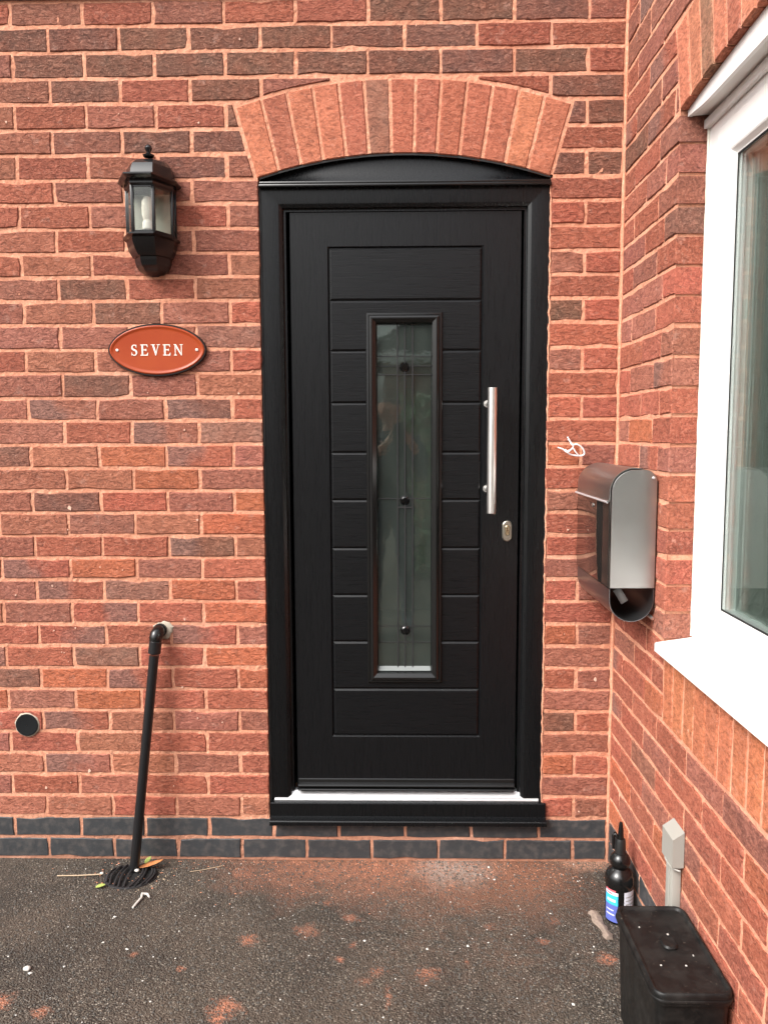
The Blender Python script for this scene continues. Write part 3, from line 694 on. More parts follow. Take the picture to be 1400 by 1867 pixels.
MB().box(-.3487, -.3463, .0240, .026, 1.128, 1.140).go('keyhole', M_dark, lk)
# hall behind the door
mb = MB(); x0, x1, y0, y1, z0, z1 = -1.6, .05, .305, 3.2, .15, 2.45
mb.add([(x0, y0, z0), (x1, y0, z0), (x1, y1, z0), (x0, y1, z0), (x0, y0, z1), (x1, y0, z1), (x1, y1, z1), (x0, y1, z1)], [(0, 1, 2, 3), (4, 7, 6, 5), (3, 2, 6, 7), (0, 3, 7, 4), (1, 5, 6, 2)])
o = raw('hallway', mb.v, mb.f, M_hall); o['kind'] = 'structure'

# ------------------------------------------------------------------ window in the side wall
win = thing('window', 'white plastic window with grey glass and deep white sill in the right hand wall', 'window', (.08, -1.19, .885))
def sl(a0, a1, z0, z1, d): return rect(SIDE, a0, a1, z0, z1, d)
O = (WA + .003, WB - .003, .905, 2.232)
def so_(e, d): return sl(O[0] + e, O[1] - e, O[2] + e, O[3] - e, d)
MB().loops([so_(0, .14), so_(0, .0765), (so_(.0015, .075)), so_(.058, .075), so_(.064, .079), so_(.066, .084), so_(.066, .14)]).go('window_frame', M_white, win, 20)
GA0, GA1, GB0, GB1 = .6435, WB - .155, 1.0135, 2.096
def sg(e, d): return sl(GA0 - e, GA1 + e, GB0 - e, GB1 + e, d)
e0 = GA0 - O[0] - .0665
MB().loops([sg(e0, .14), sg(e0, .0735), sg(e0 - .002, .0718), sg(.030, .0718), sg(.026, .0728), sg(.020, .0728), sg(.016, .0718), sg(.012, .0735), sg(.003, .0835), sg(.0, .0840), sg(0, .14)]).go('sash', M_white, win, 20)
MB().loops([sg(.0, .0865), sg(.0, .0848), sg(-.0045, .0850), sg(-.0045, .0868)]).go('gasket', M_gasket, win)
def sbox(a0, a1, d0, d1, z0, z1, bev=0): return MB().box(d0, d1, -a1, -a0, z0, z1, bev)
mb = sbox(GA0 - .004, GA1 + .004, .0872, .0912, GB0 - .004, GB1 + .004); raw('glass_pane', mb.v, mb.f, M_glass, win)
sb = sbox(GA0 - .004, GA1 + .004, .107, .111, GB0 - .004, GB1 + .004); raw('glass_pane', sb.v, sb.f, M_glass, win)
MB().loops([sg(.004, .0922), sg(-.005, .0922), sg(-.005, .1062), sg(.004, .1062)]).go('spacer_bar', mat("silver_spacer", (.75, .76, .76), .35, .7), win)
sbox(GA0 + .62, GA0 + .70, .072, .13, O[2] + .02, O[3] - .02, .003).go('mullion', M_white, win)
pts = [SIDE(WA + .0035 + .0012 * noise.noise(Vector((z_ * 40, 0, 0))), .0735, z_) for z_ in [.91 + i * .02 for i in range(66)]]
MB().tube(pts, [.0042 + .0018 * noise.noise(Vector((0, q[2] * 25, 0))) for q in pts], 8).go('sealant_line', mat('cream_sealant', (.66, .62, .54), .6), win, 80)
# sill
mb = MB(); pr = [(.13, .9055), (.070, .9055), (-.020, .8920), (-.0235, .8880), (-.0235, .8690), (-.019, .8665), (-.012, .8670), (-.012, .8800), (.13, .8850)]
mb.loops([[SIDE(WA + .003, d, z), SIDE(WB - .003, d, z)] for d, z in pr], closed=False)
for aa in (WA + .003, WB - .003): mb.add([SIDE(aa, d, z) for d, z in pr], [tuple(range(len(pr)))])
mb.go('window_sill', M_white, win, 20)
# white fascia under the arch and its soffit board
mb = MB(); nA = 30; xs = [WA + .002 + (WB - WA - .004) * i / nA for i in range(nA + 1)]
fb = lambda x: 2.226 + .010 * max(0, 1 - (x - WA) / .12)
ft = lambda x: arch_s.intr(min(max(x, arch_s.a + .001), arch_s.b - .001)) - .001
mb.loops([[SIDE(x, .030, fb(x) - .0) for x in xs], [SIDE(x, .020, fb(x)) for x in xs], [SIDE(x, .020, ft(x)) for x in xs], [SIDE(x, .030, ft(x)) for x in xs]], closed=False)
mb.go('fascia', M_white, win, 20)
mb = MB(); mb.loops([[SIDE(x, .020, fb(x) + .001) for x in xs], [SIDE(x, .078, fb(x) + .005) for x in xs]], closed=False)
mb.go('soffit_board', mat("soffit_white", (.74, .72, .68), .5), win)
mb = MB(); mb.loops([[SIDE(x, .016, fb(x) + .003) for x in xs], [SIDE(x, -.006, fb(x) + .0015) for x in xs], [SIDE(x, -.006, fb(x) + .0005 - .0025) for x in xs], [SIDE(x, .0195, fb(x) - .002) for x in xs]], closed=False)
# small step mouldings between soffit and frame
sbox(WA + .003, WB - .003, .060, .0745, 2.205, 2.2262, .002).go('head_trim', M_white, win)
# room behind: back wall and a grey blind
mb = MB(); x0, x1, y0, y1, z0, z1 = .301, 3.0, -2.6, -.2, .3, 2.5
mb.add([(x0, y0, z0), (x1, y0, z0), (x1, y1, z0), (x0, y1, z0), (x0, y0, z1), (x1, y0, z1), (x1, y1, z1), (x0, y1, z1)], [(0, 1, 2, 3), (4, 7, 6, 5), (3, 2, 6, 7), (1, 5, 6, 2), (0, 4, 5, 1)])
o = raw('room', mb.v, mb.f, mat("room_paint", (.45, .46, .43), .9)); o['kind'] = 'structure'
nb = 90
mb = MB(); A_ = [(WA + .006 + (WB - WA - .012) * i / nb, .1235 + .003 * math.sin(i * 1.15)) for i in range(nb + 1)]
mb.loops([[SIDE(a_, d, 0.98) for a_, d in A_], [SIDE(a_, d, 2.16) for a_, d in A_]], closed=False)
tag(mb.go('curtain', M_blind, None, 60), 'plain grey green net curtain hanging behind the window glass', 'curtain')

# ------------------------------------------------------------------ wall lantern
LC = -1.4775
lan = thing('wall_lantern', 'black half lantern light with clear panes on the brick wall left of the door', 'lantern', (LC, 0, 1.95))
def plan(sc_=1.0, z=0, dy=1.0, taper=1.0):
    base = [(-.072, -.004), (-.072, -.040), (-.033, -.108), (.033, -.108), (.072, -.040), (.072, -.004)]
    return [(LC + x * sc_ * taper, y * sc_ * dy if abs(y) > .005 else y, z) for x, y in base]
def ring(specs, m, name, par=lan, closed=True, ca=True, cb=True): return MB().loops([plan(s_, z, dy) for s_, z, dy in specs], ca, cb).go(name, m, par, 18)
ring([(1.16, 2.214, 1.06), (1.27, 2.2200, 1.11), (1.27, 2.2245, 1.11), (1.04, 2.2330, 1.0), (1.0, 2.2500, 1.0), (.93, 2.2700, .96), (.78, 2.2870, .84), (.56, 2.2990, .64), (.30, 2.3060, .45), (.12, 2.3090, .4)], M_lant, 'roof')
mb = MB().lathe([(.004, 2.300), (.016, 2.302), (.018, 2.307), (.009, 2.311), (.006, 2.3155), (.0105, 2.322), (.012, 2.328), (.0095, 2.334), (.003, 2.339)], LC + .004, -.045, 16); mb.go('finial', M_lant, lan)
ring([(1.05, 2.060, 1.03), (1.16, 2.0565, 1.07), (1.16, 2.0520, 1.07), (1.05, 2.0480, 1.0), (1.02, 2.036, 1.0), (.96, 2.018, .95), (.84, 2.0010, .86), (.78, 1.9990, .82), (.77, 1.9900, .81), (.72, 1.975, .76), (.60, 1.962, .66), (.40, 1.9525, .50), (.12, 1.9480, .3)][::-1], M_lant, 'base_cup')
ring([(1.02, 2.2000, 1.0), (1.06, 2.205, 1.02), (1.06, 2.217, 1.02)], M_lant, 'top_rail')
P0 = [(x, y) for x, y, _ in plan(.97)]
mb = MB()
for i, (x, y) in enumerate(P0):
    w_ = .0048
    MB().box(x - w_, x + w_, y - w_ if i not in (0, 5) else -.010, y + w_ if i not in (0, 5) else -.001, 2.058, 2.203, .0012).go('glazing_bar', M_lant, lan)
for i in range(5):
    (xa, ya), (xb, yb) = P0[i], P0[i + 1]; a_, b_ = Vector((xa, ya)), Vector((xb, yb)); t = (b_ - a_).normalized(); n_ = Vector((t.y, -t.x)); a_ = a_ + t * .0045; b_ = b_ - t * .0045
    for (p, q) in ((2.062, 2.0685), (2.1955, 2.2015)):
        fr = MB().add([(*(a_ + n_ * e), z) for z in (p, q) for e in (-.003, .003)] + [(*(b_ + n_ * e), z) for z in (p, q) for e in (-.003, .003)], [(0, 1, 3, 2), (4, 6, 7, 5), (0, 4, 5, 1), (2, 3, 7, 6), (0, 2, 6, 4), (1, 5, 7, 3)])
        fr.go('pane_rail', M_lant, lan)
    vs = [(*(a_ + n_ * e), z) for z in (2.066, 2.198) for e in (-.001, .001)] + [(*(b_ + n_ * e), z) for z in (2.066, 2.198) for e in (-.001, .001)]
    raw('pane', vs, [(0, 1, 3, 2), (4, 6, 7, 5), (0, 4, 5, 1), (2, 3, 7, 6), (0, 2, 6, 4), (1, 5, 7, 3)], M_lglass, lan)
MB().box(LC - .070, LC + .070, -.004, .003, 2.03, 2.262, .001).go('back_plate', M_lant, lan)
MB().box(LC - .064, LC + .064, -.0062, -.0042, 2.066, 2.20).go('reflector', M_back, lan)
mb = MB().lathe([(.010, 2.075), (.016, 2.080), (.016, 2.100), (.013, 2.106)], LC, -.062, 18); mb.go('lamp_holder', M_white, lan)
mb = MB().lathe([(.011, 2.104), (.0135, 2.112), (.0165, 2.124), (.0175, 2.145), (.016, 2.165), (.010, 2.177), (.003, 2.180)], LC, -.062, 20); mb.go('bulb', M_bulb, lan)

# ------------------------------------------------------------------ oval house sign
SX, SZ = -1.4762, 1.7185
sign = thing('house_sign', 'oval terracotta house sign reading SEVEN in white letters, below the lantern', 'sign', (SX, 0, SZ))
def ov(a_, b_, y, n=72):
    out = []
    for i in range(n):
        t = 2 * math.pi * i / n; c_, s_ = math.cos(t), math.sin(t)
        p = .90; out.append((SX + a_ * c_ * (1 - .0 * abs(s_)), y, SZ + b_ * math.copysign(abs(s_) ** 1.12, s_)))
    return out
A0, B0 = .1585, .0835
MB().loops([ov(A0, B0, .002), ov(A0, B0, -.009), ov(A0 - .002, B0 - .002, -.0115), ov(A0 - .0055, B0 - .0055, -.0115)], True, False).go('rim', M_blackgloss, sign, 50)
MB().loops([ov(A0 - .0055, B0 - .0055, -.0112), ov(A0 - .008, B0 - .0080, -.0150), ov(A0 - .0105, B0 - .0105, -.0150), ov(A0 - .0150, B0 - .0150, -.0118), ov(A0 - .02, B0 - .02, -.0116)], False, True).go('plaque', M_sign, sign, 60)
# serif capitals from polygons; unit height 1
def bar(x0, z0, x1, z1, w0, w1=None):
    w1 = w0 if w1 is None else w1; return [(x0 - w0 / 2, z0), (x0 + w0 / 2, z0), (x1 + w1 / 2, z1), (x1 - w1 / 2, z1)]
def rc_(x0, z0, x1, z1): return [(x0, z0), (x1, z0), (x1, z1), (x0, z1)]
GE = [rc_(.10, 0, .25, 1), rc_(0, 0, .66, .07), rc_(0, .93, .64, 1), rc_(.25, .475, .50, .54), [(.66, 0), (.70, .26), (.655, .26), (.56, .07), (.56, 0)], [(.64, 1), (.56, 1), (.56, .93), (.625, .76), (.665, .76)], [(.50, .40), (.54, .40), (.54, .62), (.50, .62), (.46, .53), (.46, .49)]]
GVv = [[(.06, 1), (.23, 1), (.47, .18), (.42, 0), (.36, 0)], [(.62, 1), (.68, 1), (.42, 0), (.37, .02)], rc_(-.04, .945, .33, 1), rc_(.50, .945, .80, 1)]
GN = [rc_(.10, 0, .165, 1), rc_(.66, 0, .725, 1), [(.06, 1), (.22, 1), (.72, .06), (.72, 0), (.66, 0), (.10, .9)], rc_(0, 0, .28, .06), rc_(0, .945, .20, 1), rc_(.55, .945, .84, 1)]
def g_S():
    pts = []
    for i in range(25):
        t = i / 24
        if t < .5: a_ = R(35) + (t / .5) * R(235 - 0); cx, cz, rx, rz = .30, .745, .205, .215; ang = R(40) + (t / .5) * R(215)
        else: ang = R(75) - ((t - .5) / .5) * R(235); cx, cz, rx, rz = .29, .262, .225, .232
        pts.append((cx + rx * math.cos(ang), cz + rz * math.sin(ang)))
    wd = [.055 + .10 * math.exp(-((i - 12) / 6.5) ** 2) for i in range(25)]
    out = []
    for i in range(24):
        p, q = Vector(pts[i]), Vector(pts[i + 1]); t_ = (q - p).normalized(); nn = Vector((-t_.y, t_.x))
        out.append([tuple(p - nn * wd[i] / 2), tuple(q - nn * wd[i + 1] / 2), tuple(q + nn * wd[i + 1] / 2), tuple(p + nn * wd[i] / 2)])
    out.append([(.47, .72), (.51, .72), (.51, .98), (.475, .98), (.43, .88)]); out.append([(.05, .02), (.085, .02), (.13, .12), (.085, .31), (.05, .31)])
    return out
HL = .0350; letters = [(g_S(), .57), (GE, .70), (GVv, .76), (GE, .70), (GN, .84)]
tw = sum(a_ for _, a_ in letters) + 4 * .30; xc = SX - tw * HL / 2
for polys, adv in letters:
    mb = MB()
    for idx, P in enumerate(polys):
        q = [(xc + x * HL, SZ - HL / 2 + z * HL) for x, z in P]
        ar = sum(q[i - 1][0] * q[i][1] - q[i][0] * q[i - 1][1] for i in range(len(q)))
        if ar < 0: q = q[::-1]
        yf = -.01265 - idx * .00004
        n = len(q); mb.add([(x, yf, z) for x, z in q] + [(x, -.0112, z) for x, z in q], [tuple(range(n))] + [(i, (i + 1) % n, n + (i + 1) % n, n + i) for i in range(n)])
    mb.go('letter', M_letter, sign, 40); xc += (adv + .30) * HL
for x in (-.128, .128):
    MB().lathe([(.0048, 0), (.0048, .001), (.0034, .0022)], 0, 0, 14).v
    m2 = MB(); m2.tube([(SX + x, -.0112, SZ), (SX + x, -.0135, SZ), (SX + x, -.0145, SZ)], [.0045, .0045, .003], 14); m2.go('screw', M_letter, sign)

# ------------------------------------------------------------------ waste pipe, sealant, gully
pipe = thing('waste_pipe', 'black plastic waste pipe slanting from the wall down to the drain grating', 'pipe', (-1.50, 0, 0))
top = Vector((-1.5010, -.0415, .787)); tt = (Vector((-1.5880, -.076, .004)) - top).normalized()
MB().tube([(-1.4965, .02, .803), (-1.4968, -.016, .803), (-1.4978, -.030, .8005), (-1.4995, -.0385, .795), top + tt * .002, top + tt * .012], [.0190, .0200, .0215, .0220, .0212, .0200], 20).go('elbow', M_blackgloss, pipe, 50)
MB().tube([top + tt * .010, top + tt * .012, top + tt * .052, top + tt * .054], [.0190, .0205, .0205, .0170], 20).go('collar', M_pipe, pipe)
MB().tube([(-1.4965, -.004, .803), (-1.4967, -.012, .803)], [.0228, .0228], 20).go('collar', M_pipe, pipe)
MB().tube([top + tt * .06, top + tt * .40, top + tt * .812], .0158, 20).go('pipe_run', M_pipe, pipe)
mb = MB(); n = 36; prev = None; ls = []
for rr_, y in ((1.0, -.0002), (.88, -.0035), (.6, -.0045), (.3, -.005)):
    ls.append([(-1.488 + (.033 * rr_ + (.012 * noise.noise(Vector((math.cos(t_) * 1.7, math.sin(t_) * 1.7, 3))) + .006 * noise.noise(Vector((math.cos(t_) * 5, math.sin(t_) * 5, 8)))) * rr_) * math.cos(t_), y, .803 + (.030 * rr_ + .012 * noise.noise(Vector((math.cos(t_) * 2, math.sin(t_) * 2, 6))) * rr_) * math.sin(t_)) for t_ in [2 * math.pi * i / n for i in range(n)]])
tag(MB().loops(ls, False, True).go('sealant_patch', M_seal, None, 60), 'rough pale grey filler patch round the waste pipe where it leaves the wall', 'filler')

gul = thing('drain_gully', 'round black slatted drain grating in the tarmac at the foot of the waste pipe', 'drain', (-1.588, -.110, 0))
GX, GY = -1.588, -.110
MB().loops([[(GX + r0 * math.cos(a_), GY + r0 * .84 * math.sin(a_), z) for a_ in [2 * math.pi * i / 36 for i in range(36)]] for r0, z in ((.086, .0005), (.085, .0045), (.078, .0050), (.076, -.004))]).go('rim', M_iron, gul, 40)
raw('sump', [(GX + .079 * math.cos(2 * math.pi * i / 30), GY + .067 * math.sin(2 * math.pi * i / 30), .0022) for i in range(30)], [tuple(range(30))], M_dark, gul)
for i in range(9):
    t0 = -.066 + i * .0165; hw = .067 * math.sqrt(max(0, 1 - (t0 / .080) ** 2)) + .003
    pts = [(GX + t0 + (.020 if i > 4 else -.010) * math.sin(j / 6 * math.pi) * (1 if i % 2 else .6), GY - hw + 2 * hw * j / 6, .0065 + .004 * math.sin(j / 6 * math.pi)) for j in range(7)]
    MB().tube(pts, .0033, 6).go('slat', M_iron, gul)
scatter('drain_grit', M_crumb, 60, lambda: (GX + random.gauss(0, .05), GY + random.gauss(0, .04), .004), 1)
scatter('drain_grit', M_twig, 40, lambda: (GX + random.gauss(.02, .06), GY + random.gauss(0, .045), .0035), 1)
def leafm(name, c, L, wd, ang, m, label, curl=.3, cat='leaf'):
    ls = []; n = 9; ca, sa = math.cos(ang), math.sin(ang)
    for i in range(n):
        t = i / (n - 1); w_ = wd * math.sin(math.pi * min(1, t * .92 + .06)) ** .8; x = (t - .5) * L; lift = curl * L * (t ** 2) * .55
        ls.append([(c[0] + x * ca - s_ * w_ * sa, c[1] + x * sa + s_ * w_ * ca, c[2] + lift + abs(s_) * w_ * .35) for s_ in (-1, -.5, 0, .5, 1)])
    o = MB().loops(ls, closed=False).go(name, m, None, 80); mod = o.modifiers.new('thick', 'SOLIDIFY'); mod.thickness = .0008; return tag(o, label, cat)
leafm('fallen_leaf', (-1.535, -.066, .012), .082, .014, R(12), M_leaf, 'dry orange leaf lying on the drain grating beside the waste pipe', .42)
leafm('green_leaf', (-1.663, -.176, .006), .030, .010, R(20), M_gleaf, 'small pale green leaf at the front left edge of the drain grating', .2)
leafm('green_leaf', (-1.556, -.030, .010), .032, .009, R(70), M_gleaf, 'small green leaf against the wall behind the waste pipe foot', .5)
tag(MB().tube([(-1.83, -.112, .004), (-1.76, -.113, .006), (-1.685, -.106, .007)], .0022, 6).go('twig', M_twig), 'thin pale twig lying on the tarmac left of the drain', 'twig')
tag(MB().tube([(-1.30, -.045, .004), (-1.37, -.075, .004), (-1.40, -.082, .004)], .0012, 6).go('twig', M_twig), 'short thin straw on the tarmac right of the drain', 'twig')
tag(MB().tube([(-1.523, -.285, .004), (-1.512, -.238, .006), (-1.516, -.215, .006), (-1.500, -.214, .005), (-1.488, -.232, .005)], [.0035, .004, .0045, .004, .003], 7).go('paper_scrap', M_chip), 'crumpled white scrap on the tarmac in front of the drain', 'scrap')
for nm, x, y, s0, lab in (('white_pebble', -1.717, -.568, .009, 'white pebble alone on the tarmac near the bottom left'), ('white_pebble', -1.573, -.092, .007, 'white pebble lodged on the drain grating'), ('white_pebble', -1.690, -.094, .006, 'small white pebble at the left edge of the drain grating')):
    bm = bmesh.new(); bmesh.ops.create_icosphere(bm, subdivisions=2, radius=s0)
    for v_ in bm.verts: v_.co = Vector((v_.co.x * 1.2, v_.co.y, v_.co.z * .6)) * (1 + .25 * noise.noise(v_.co * 180)) + Vector((x, y, s0 * .55 if y != -.092 else .013))
    m2 = MB(); bm.verts.index_update(); m2.add([v_.co.copy() for v_ in bm.verts], [[v_.index for v_ in f.verts] for f in bm.faces]); bm.free(); tag(m2.go(nm, M_chip, None, 80), lab, 'pebble')

# ------------------------------------------------------------------ black round outlet
ol = thing('vent_outlet', 'round black pipe end set in the brick wall at the lower left', 'vent', (-1.959, 0, .4757))
MB().loops([[(-1.959 + r0 * math.cos(a_), y, .4757 + r0 * math.sin(a_)) for a_ in [2 * math.pi * i / 40 for i in range(40)]] for r0, y in ((.0375, .01), (.0375, -.006), (.0350, -.007), (.0335, -.0068), (.001, -.0066))]).go('pipe_end', mat("vent_black", (.006, .007, .008), .75, 0, .2), ol, 40)
MB().loops([[(-1.959 + (r0 + .003 * noise.noise(Vector((math.cos(a_) * 3, math.sin(a_) * 3, 1)))) * math.cos(a_), y, .4757 + (r0 + .003 * noise.noise(Vector((math.cos(a_) * 3, math.sin(a_) * 3, 1)))) * math.sin(a_)) for a_ in [2 * math.pi * i / 40 for i in range(40)]] for r0, y in ((.0425, .001), (.0405, -.0030), (.0365, -.0035))]).go('mortar_ring', M_seal, ol, 60)

# ------------------------------------------------------------------ cable tail
cb = thing('cable_tail', 'looped white cable tail poking out of the brick beside the door, above the letterbox', 'cable', (-.145, 0, 1.40))
def cat_(pts, n=6):
    P = [Vector(p) for p in pts]; out = []
    for i in range(len(P) - 1):
        a_, b_, c_, d_ = P[max(i - 1, 0)], P[i], P[i + 1], P[min(i + 2, len(P) - 1)]
        for j in range(n):
            t = j / n; out.append(.5 * ((2 * b_) + (c_ - a_) * t + (2 * a_ - 5 * b_ + 4 * c_ - d_) * t * t + (3 * b_ - a_ - 3 * c_ + d_) * t ** 3))
    return out + [P[-1]]
MB().tube(cat_([(-.160, .01, 1.425), (-.160, -.015, 1.428), (-.153, -.03, 1.412), (-.138, -.035, 1.413), (-.120, -.032, 1.400), (-.114, -.03, 1.384), (-.124, -.03, 1.377), (-.150, -.025, 1.379), (-.166, -.03, 1.386), (-.175, -.03, 1.398)]), .0026, 8).go('wire', M_wire, cb)
MB().tube(cat_([(-.199, -.028, 1.4035), (-.182, -.028, 1.398), (-.168, -.032, 1.388), (-.152, -.034, 1.400), (-.142, -.034, 1.388), (-.130, -.03, 1.376)]), .0022, 8).go('wire', M_wire, cb)
MB().tube(cat_([(-.166, -.02, 1.437), (-.160, -.025, 1.424), (-.150, -.03, 1.408), (-.158, -.033, 1.396), (-.170, -.03, 1.392)]), .0020, 8).go('wire', M_wire, cb)

# ------------------------------------------------------------------ letterbox on the side wall
box = thing('letterbox', 'stainless letterbox with curved lid and open newspaper tube, fixed beside the corner', 'letterbox', (0, -.22, 1.0))
YN, YF = -.415, -.022
def prof_box(inset=0.0, n=12):
    r1 = .064; pts = []
    for i in range(n + 1):      # curved top from front (x=-.128) to wall
        a_ = math.pi - math.pi * .5 * i / n; pts.append((-.064 + (r1 - inset) * math.cos(a_), 1.287 + (r1 - inset) * math.sin(a_)))
    for i in range(1, n + 1):
        a_ = math.pi * .5 - math.pi * .5 * i / n; pts.append((-.040 + (.037 - inset) * math.cos(a_), 1.314 + (.037 - inset) * math.sin(a_)))
    return pts + [(-.003 - inset, 1.022 + inset), (-.128 + inset, 1.022 + inset)]
PB = prof_box(); PI_ = prof_box(.0025)
PBn = prof_box(.0015)
MB().loops([[(x, YN, z) for x, z in PBn], [(x, YN - .0015, z) for x, z in PI_]], True, True).go('end_panel', M_mailsteel, box, 30)
MB().loops([[(x, YF, z) for x, z in PBn], [(x, YF + .0015, z) for x, z in PI_]], True, True).go('end_panel', M_mailsteel, box, 30)
MB().loops([[(x, YN + .0005, z) for x, z in PI_], [(x, YF - .0005, z) for x, z in PI_]]).go('body', mat("letterbox_black", (.014, .014, .014), .3), box, 30)
# front door of the box (smoked, mirror like) and lid
MB().box(-.1305, -.1268, YN + .002, YF - .002, 1.024, 1.268, .001).go('front_flap', M_maildark, box)
MB().box(-.1315, -.1306, YN + .004, YN + .070, 1.026, 1.262, 0).go('front_stile', mat("letterbox_black_trim", (.012, .014, .013), .3), box)
nL = 16; lid0, lid1 = [], []
for i in range(nL + 1):
    a_ = R(196) - R(196 - 62) * i / nL
    lid0.append((-.064 + .0675 * math.cos(a_), 1.287 + .0675 * math.sin(a_))); lid1.append((-.064 + .0655 * math.cos(a_), 1.287 + .0655 * math.sin(a_)))
lid0 = [(-.1385, 1.2625), (-.1335, 1.2660)] + lid0[1:]; lid1 = [(-.1360, 1.2590), (-.1305, 1.2640)] + lid1[1:]
lp = lid0 + lid1[::-1]
MB().loops([[(x, YN + .003, z) for x, z in lp], [(x, YF - .003, z) for x, z in lp]], True, True).go('lid', M_mailsteel, box, 30)
MB().tube([(-.1375, YN + .003, 1.2605), (-.1375, YF - .003, 1.2605)], .0030, 8).go('lid_lip', M_alu, box)
MB().tube([(-.1300, -.225, 1.237), (-.1335, -.225, 1.237)], .0060, 16).go('lock', M_steel, box)
MB().tube([(-.0150, YN - .001, 1.327), (-.0150, YN - .0045, 1.327)], [.0045, .003], 12).go('screw', M_alu, box)
MB().box(-.0035, -.0005, YN + .004, YF - .004, .955, 1.318).go('back_rail', M_blackgloss, box)
# newspaper tube: open ended trough
def trough(off, n=20):
    pts = [(-.1265 + off, 1.020)]
    for i in range(n + 1):
        a_ = math.pi + math.pi * i / n; pts.append((-.0655 + (.061 - off) * math.cos(a_), .990 + (.061 - off) * math.sin(a_)))
    return pts + [(-.0045 - off, 1.020)]
T0, T1 = trough(0), trough(.0018)
lp = T0 + T1[::-1]
MB().loops([[(x, YN + .002, z) for x, z in lp], [(x, YF - .002, z) for x, z in lp]], True, True).go('newspaper_tube', mat("tube_dark_steel", (.16, .16, .165), .32, .9), box, 30)
MB().box(-.100, -.078, YN + .03, YN + .034, .974, 1.020, .001, Matrix.Translation((-.089, 0, 1.0)) @ Matrix.Rotation(R(-32), 4, 'Y') @ Matrix.Translation((.089, 0, -1.0))).go('spring_clip', mat('clip_grey', (.12, .12, .12), .4, .6), box)
MB().tube([(-.012, YN + .02, .944), (-.006, YN + .0, .938)], .005, 8).go('fixing', M_steel, box)

# ------------------------------------------------------------------ grey trunking on the side wall
tr = thing('cable_trunking', 'grey plastic cable trunking with a peaked cap running down the right hand wall', 'trunking', (0, -.65, 0))
MB().box(-.0225, -.0008, -.676, -.628, 0.0, .39, .0015).go('trunking', M_grey, tr)
MB().box(-.0250, -.0226, -.660, -.644, 0.0, .39, .0008).go('trunking_lid', M_grey, tr)
MB().loops([[(-.0005, -.690, z0_), (-.029, -.690, z1_), (-.029, -.612, z1_), (-.0005, -.612, z0_)] for z0_, z1_ in ((.372, .372), (.464, .444))], True, True).go('end_cap', M_grey, tr)
MB().tube([(-.030, -.640, .374), (-.031, -.660, .371), (-.026, -.684, .368), (-.010, -.694, .366)], .0022, 6).go('clip', M_grey, tr)

# ------------------------------------------------------------------ spray bottle
bt_ = thing('spray_bottle', 'black plastic bottle with pointed nozzle and blue and white labels, by the side wall', 'bottle', (-.0500, -.318, 0))
bx, by = -.0500, -.318
MB().lathe([(.030, 0), (.0385, .003), (.0400, .010), (.0400, .108), (.0425, .116), (.0435, .126), (.0420, .140), (.0360, .152), (.0270, .160), (.0225, .164), (.0250, .169), (.0295, .178), (.0300, .188), (.0270, .198), (.0200, .206), (.0145, .210)], bx, by, 36).go('body', M_blackgloss, bt_, 50)
MB().lathe([(.0155, .208), (.0150, .245), (.0125, .252)], bx, by, 20).go('cap', mat("ribbed_black_cap", (.012, .012, .012), .45), bt_, 50)
MB().lathe([(.0105, .250), (.0085, .262), (.0075, .278), (.0055, .298), (.0040, .303)], bx, by, 16).tube([(bx - .004, by, .246), (bx - .017, by, .270), (bx - .021, by, .262), (bx - .021, by, .222)], [.004, .0055, .0055, .004], 8).go('nozzle', M_blackgloss, bt_, 50)
def lab(a0, a1, z0, z1, m, r0=.0406, n=14):
    ls = [[(bx + r0 * math.cos(R(a0 + (a1 - a0) * i / n)), by + r0 * math.sin(R(a0 + (a1 - a0) * i / n)), z) for i in range(n + 1)] for z in (z0, z1)]
    return MB().loops(ls, closed=False).go('label', m, bt_, 60)
lab(188, 250, .010, .062, M_navy_l); lab(188, 250, .0622, .092, M_sky_l); lab(188, 250, .0922, .102, M_white_l); lab(190, 240, .1022, .108, M_red_l)
lab(275, 342, .020, .106, M_white_l)
lab(196, 236, .030, .034, M_white_l, .0409); lab(196, 232, .044, .047, M_white_l, .0409); lab(200, 240, .072, .080, M_white_l, .0409); lab(196, 226, .095, .099, M_red_l, .0409)
for i in range(6): lab(282, 334, .034 + i * .011, .0365 + i * .011, M_grey, .0409)

# ------------------------------------------------------------------ black bin with lid
bn = thing('black_box_bin', 'dusty black plastic lidded box standing against the right hand wall', 'bin', (-.085, -.86, 0))
def rr(x0, x1, y0, y1, r, z, n=6):
    out = []
    for cx, cy, a0 in ((x1 - r, y1 - r, 0), (x0 + r, y1 - r, 90), (x0 + r, y0 + r, 180), (x1 - r, y0 + r, 270)):
        for i in range(n + 1): a_ = R(a0 + 90 * i / n); out.append((cx + r * math.cos(a_), cy + r * math.sin(a_), z))
    return out
bx0, bx1, by0, by1 = -.1735, -.0045, -1.020, -.703
def bi(e, z, r=.026): return rr(bx0 + e, bx1 - e, by0 + e, by1 - e, max(.004, r - e), z)
MB().loops([bi(.020, 0), bi(.017, .004), bi(.007, .252), bi(.0065, .2535)], True, True).go('body', M_binm, bn, 40)
MB().loops([bi(.0045, .2540), bi(.0010, .2555), bi(0, .258), bi(0, .276), bi(.0012, .2812), bi(.004, .2835), bi(.007, .2835), bi(.0095, .2815), bi(.012, .2770), bi(.020, .2755)], True, True).go('lid', M_binm, bn, 40)
MB().loops([rr(-.1015, -.0705, -.865, -.822, .013, .2752), rr(-.1030, -.0690, -.867, -.820, .014, .2790), rr(-.1005, -.0715, -.864, -.823, .012, .2830), rr(-.098, -.074, -.861, -.826, .010, .2820)], False, True).go('lid_knob', M_binm, bn, 50)
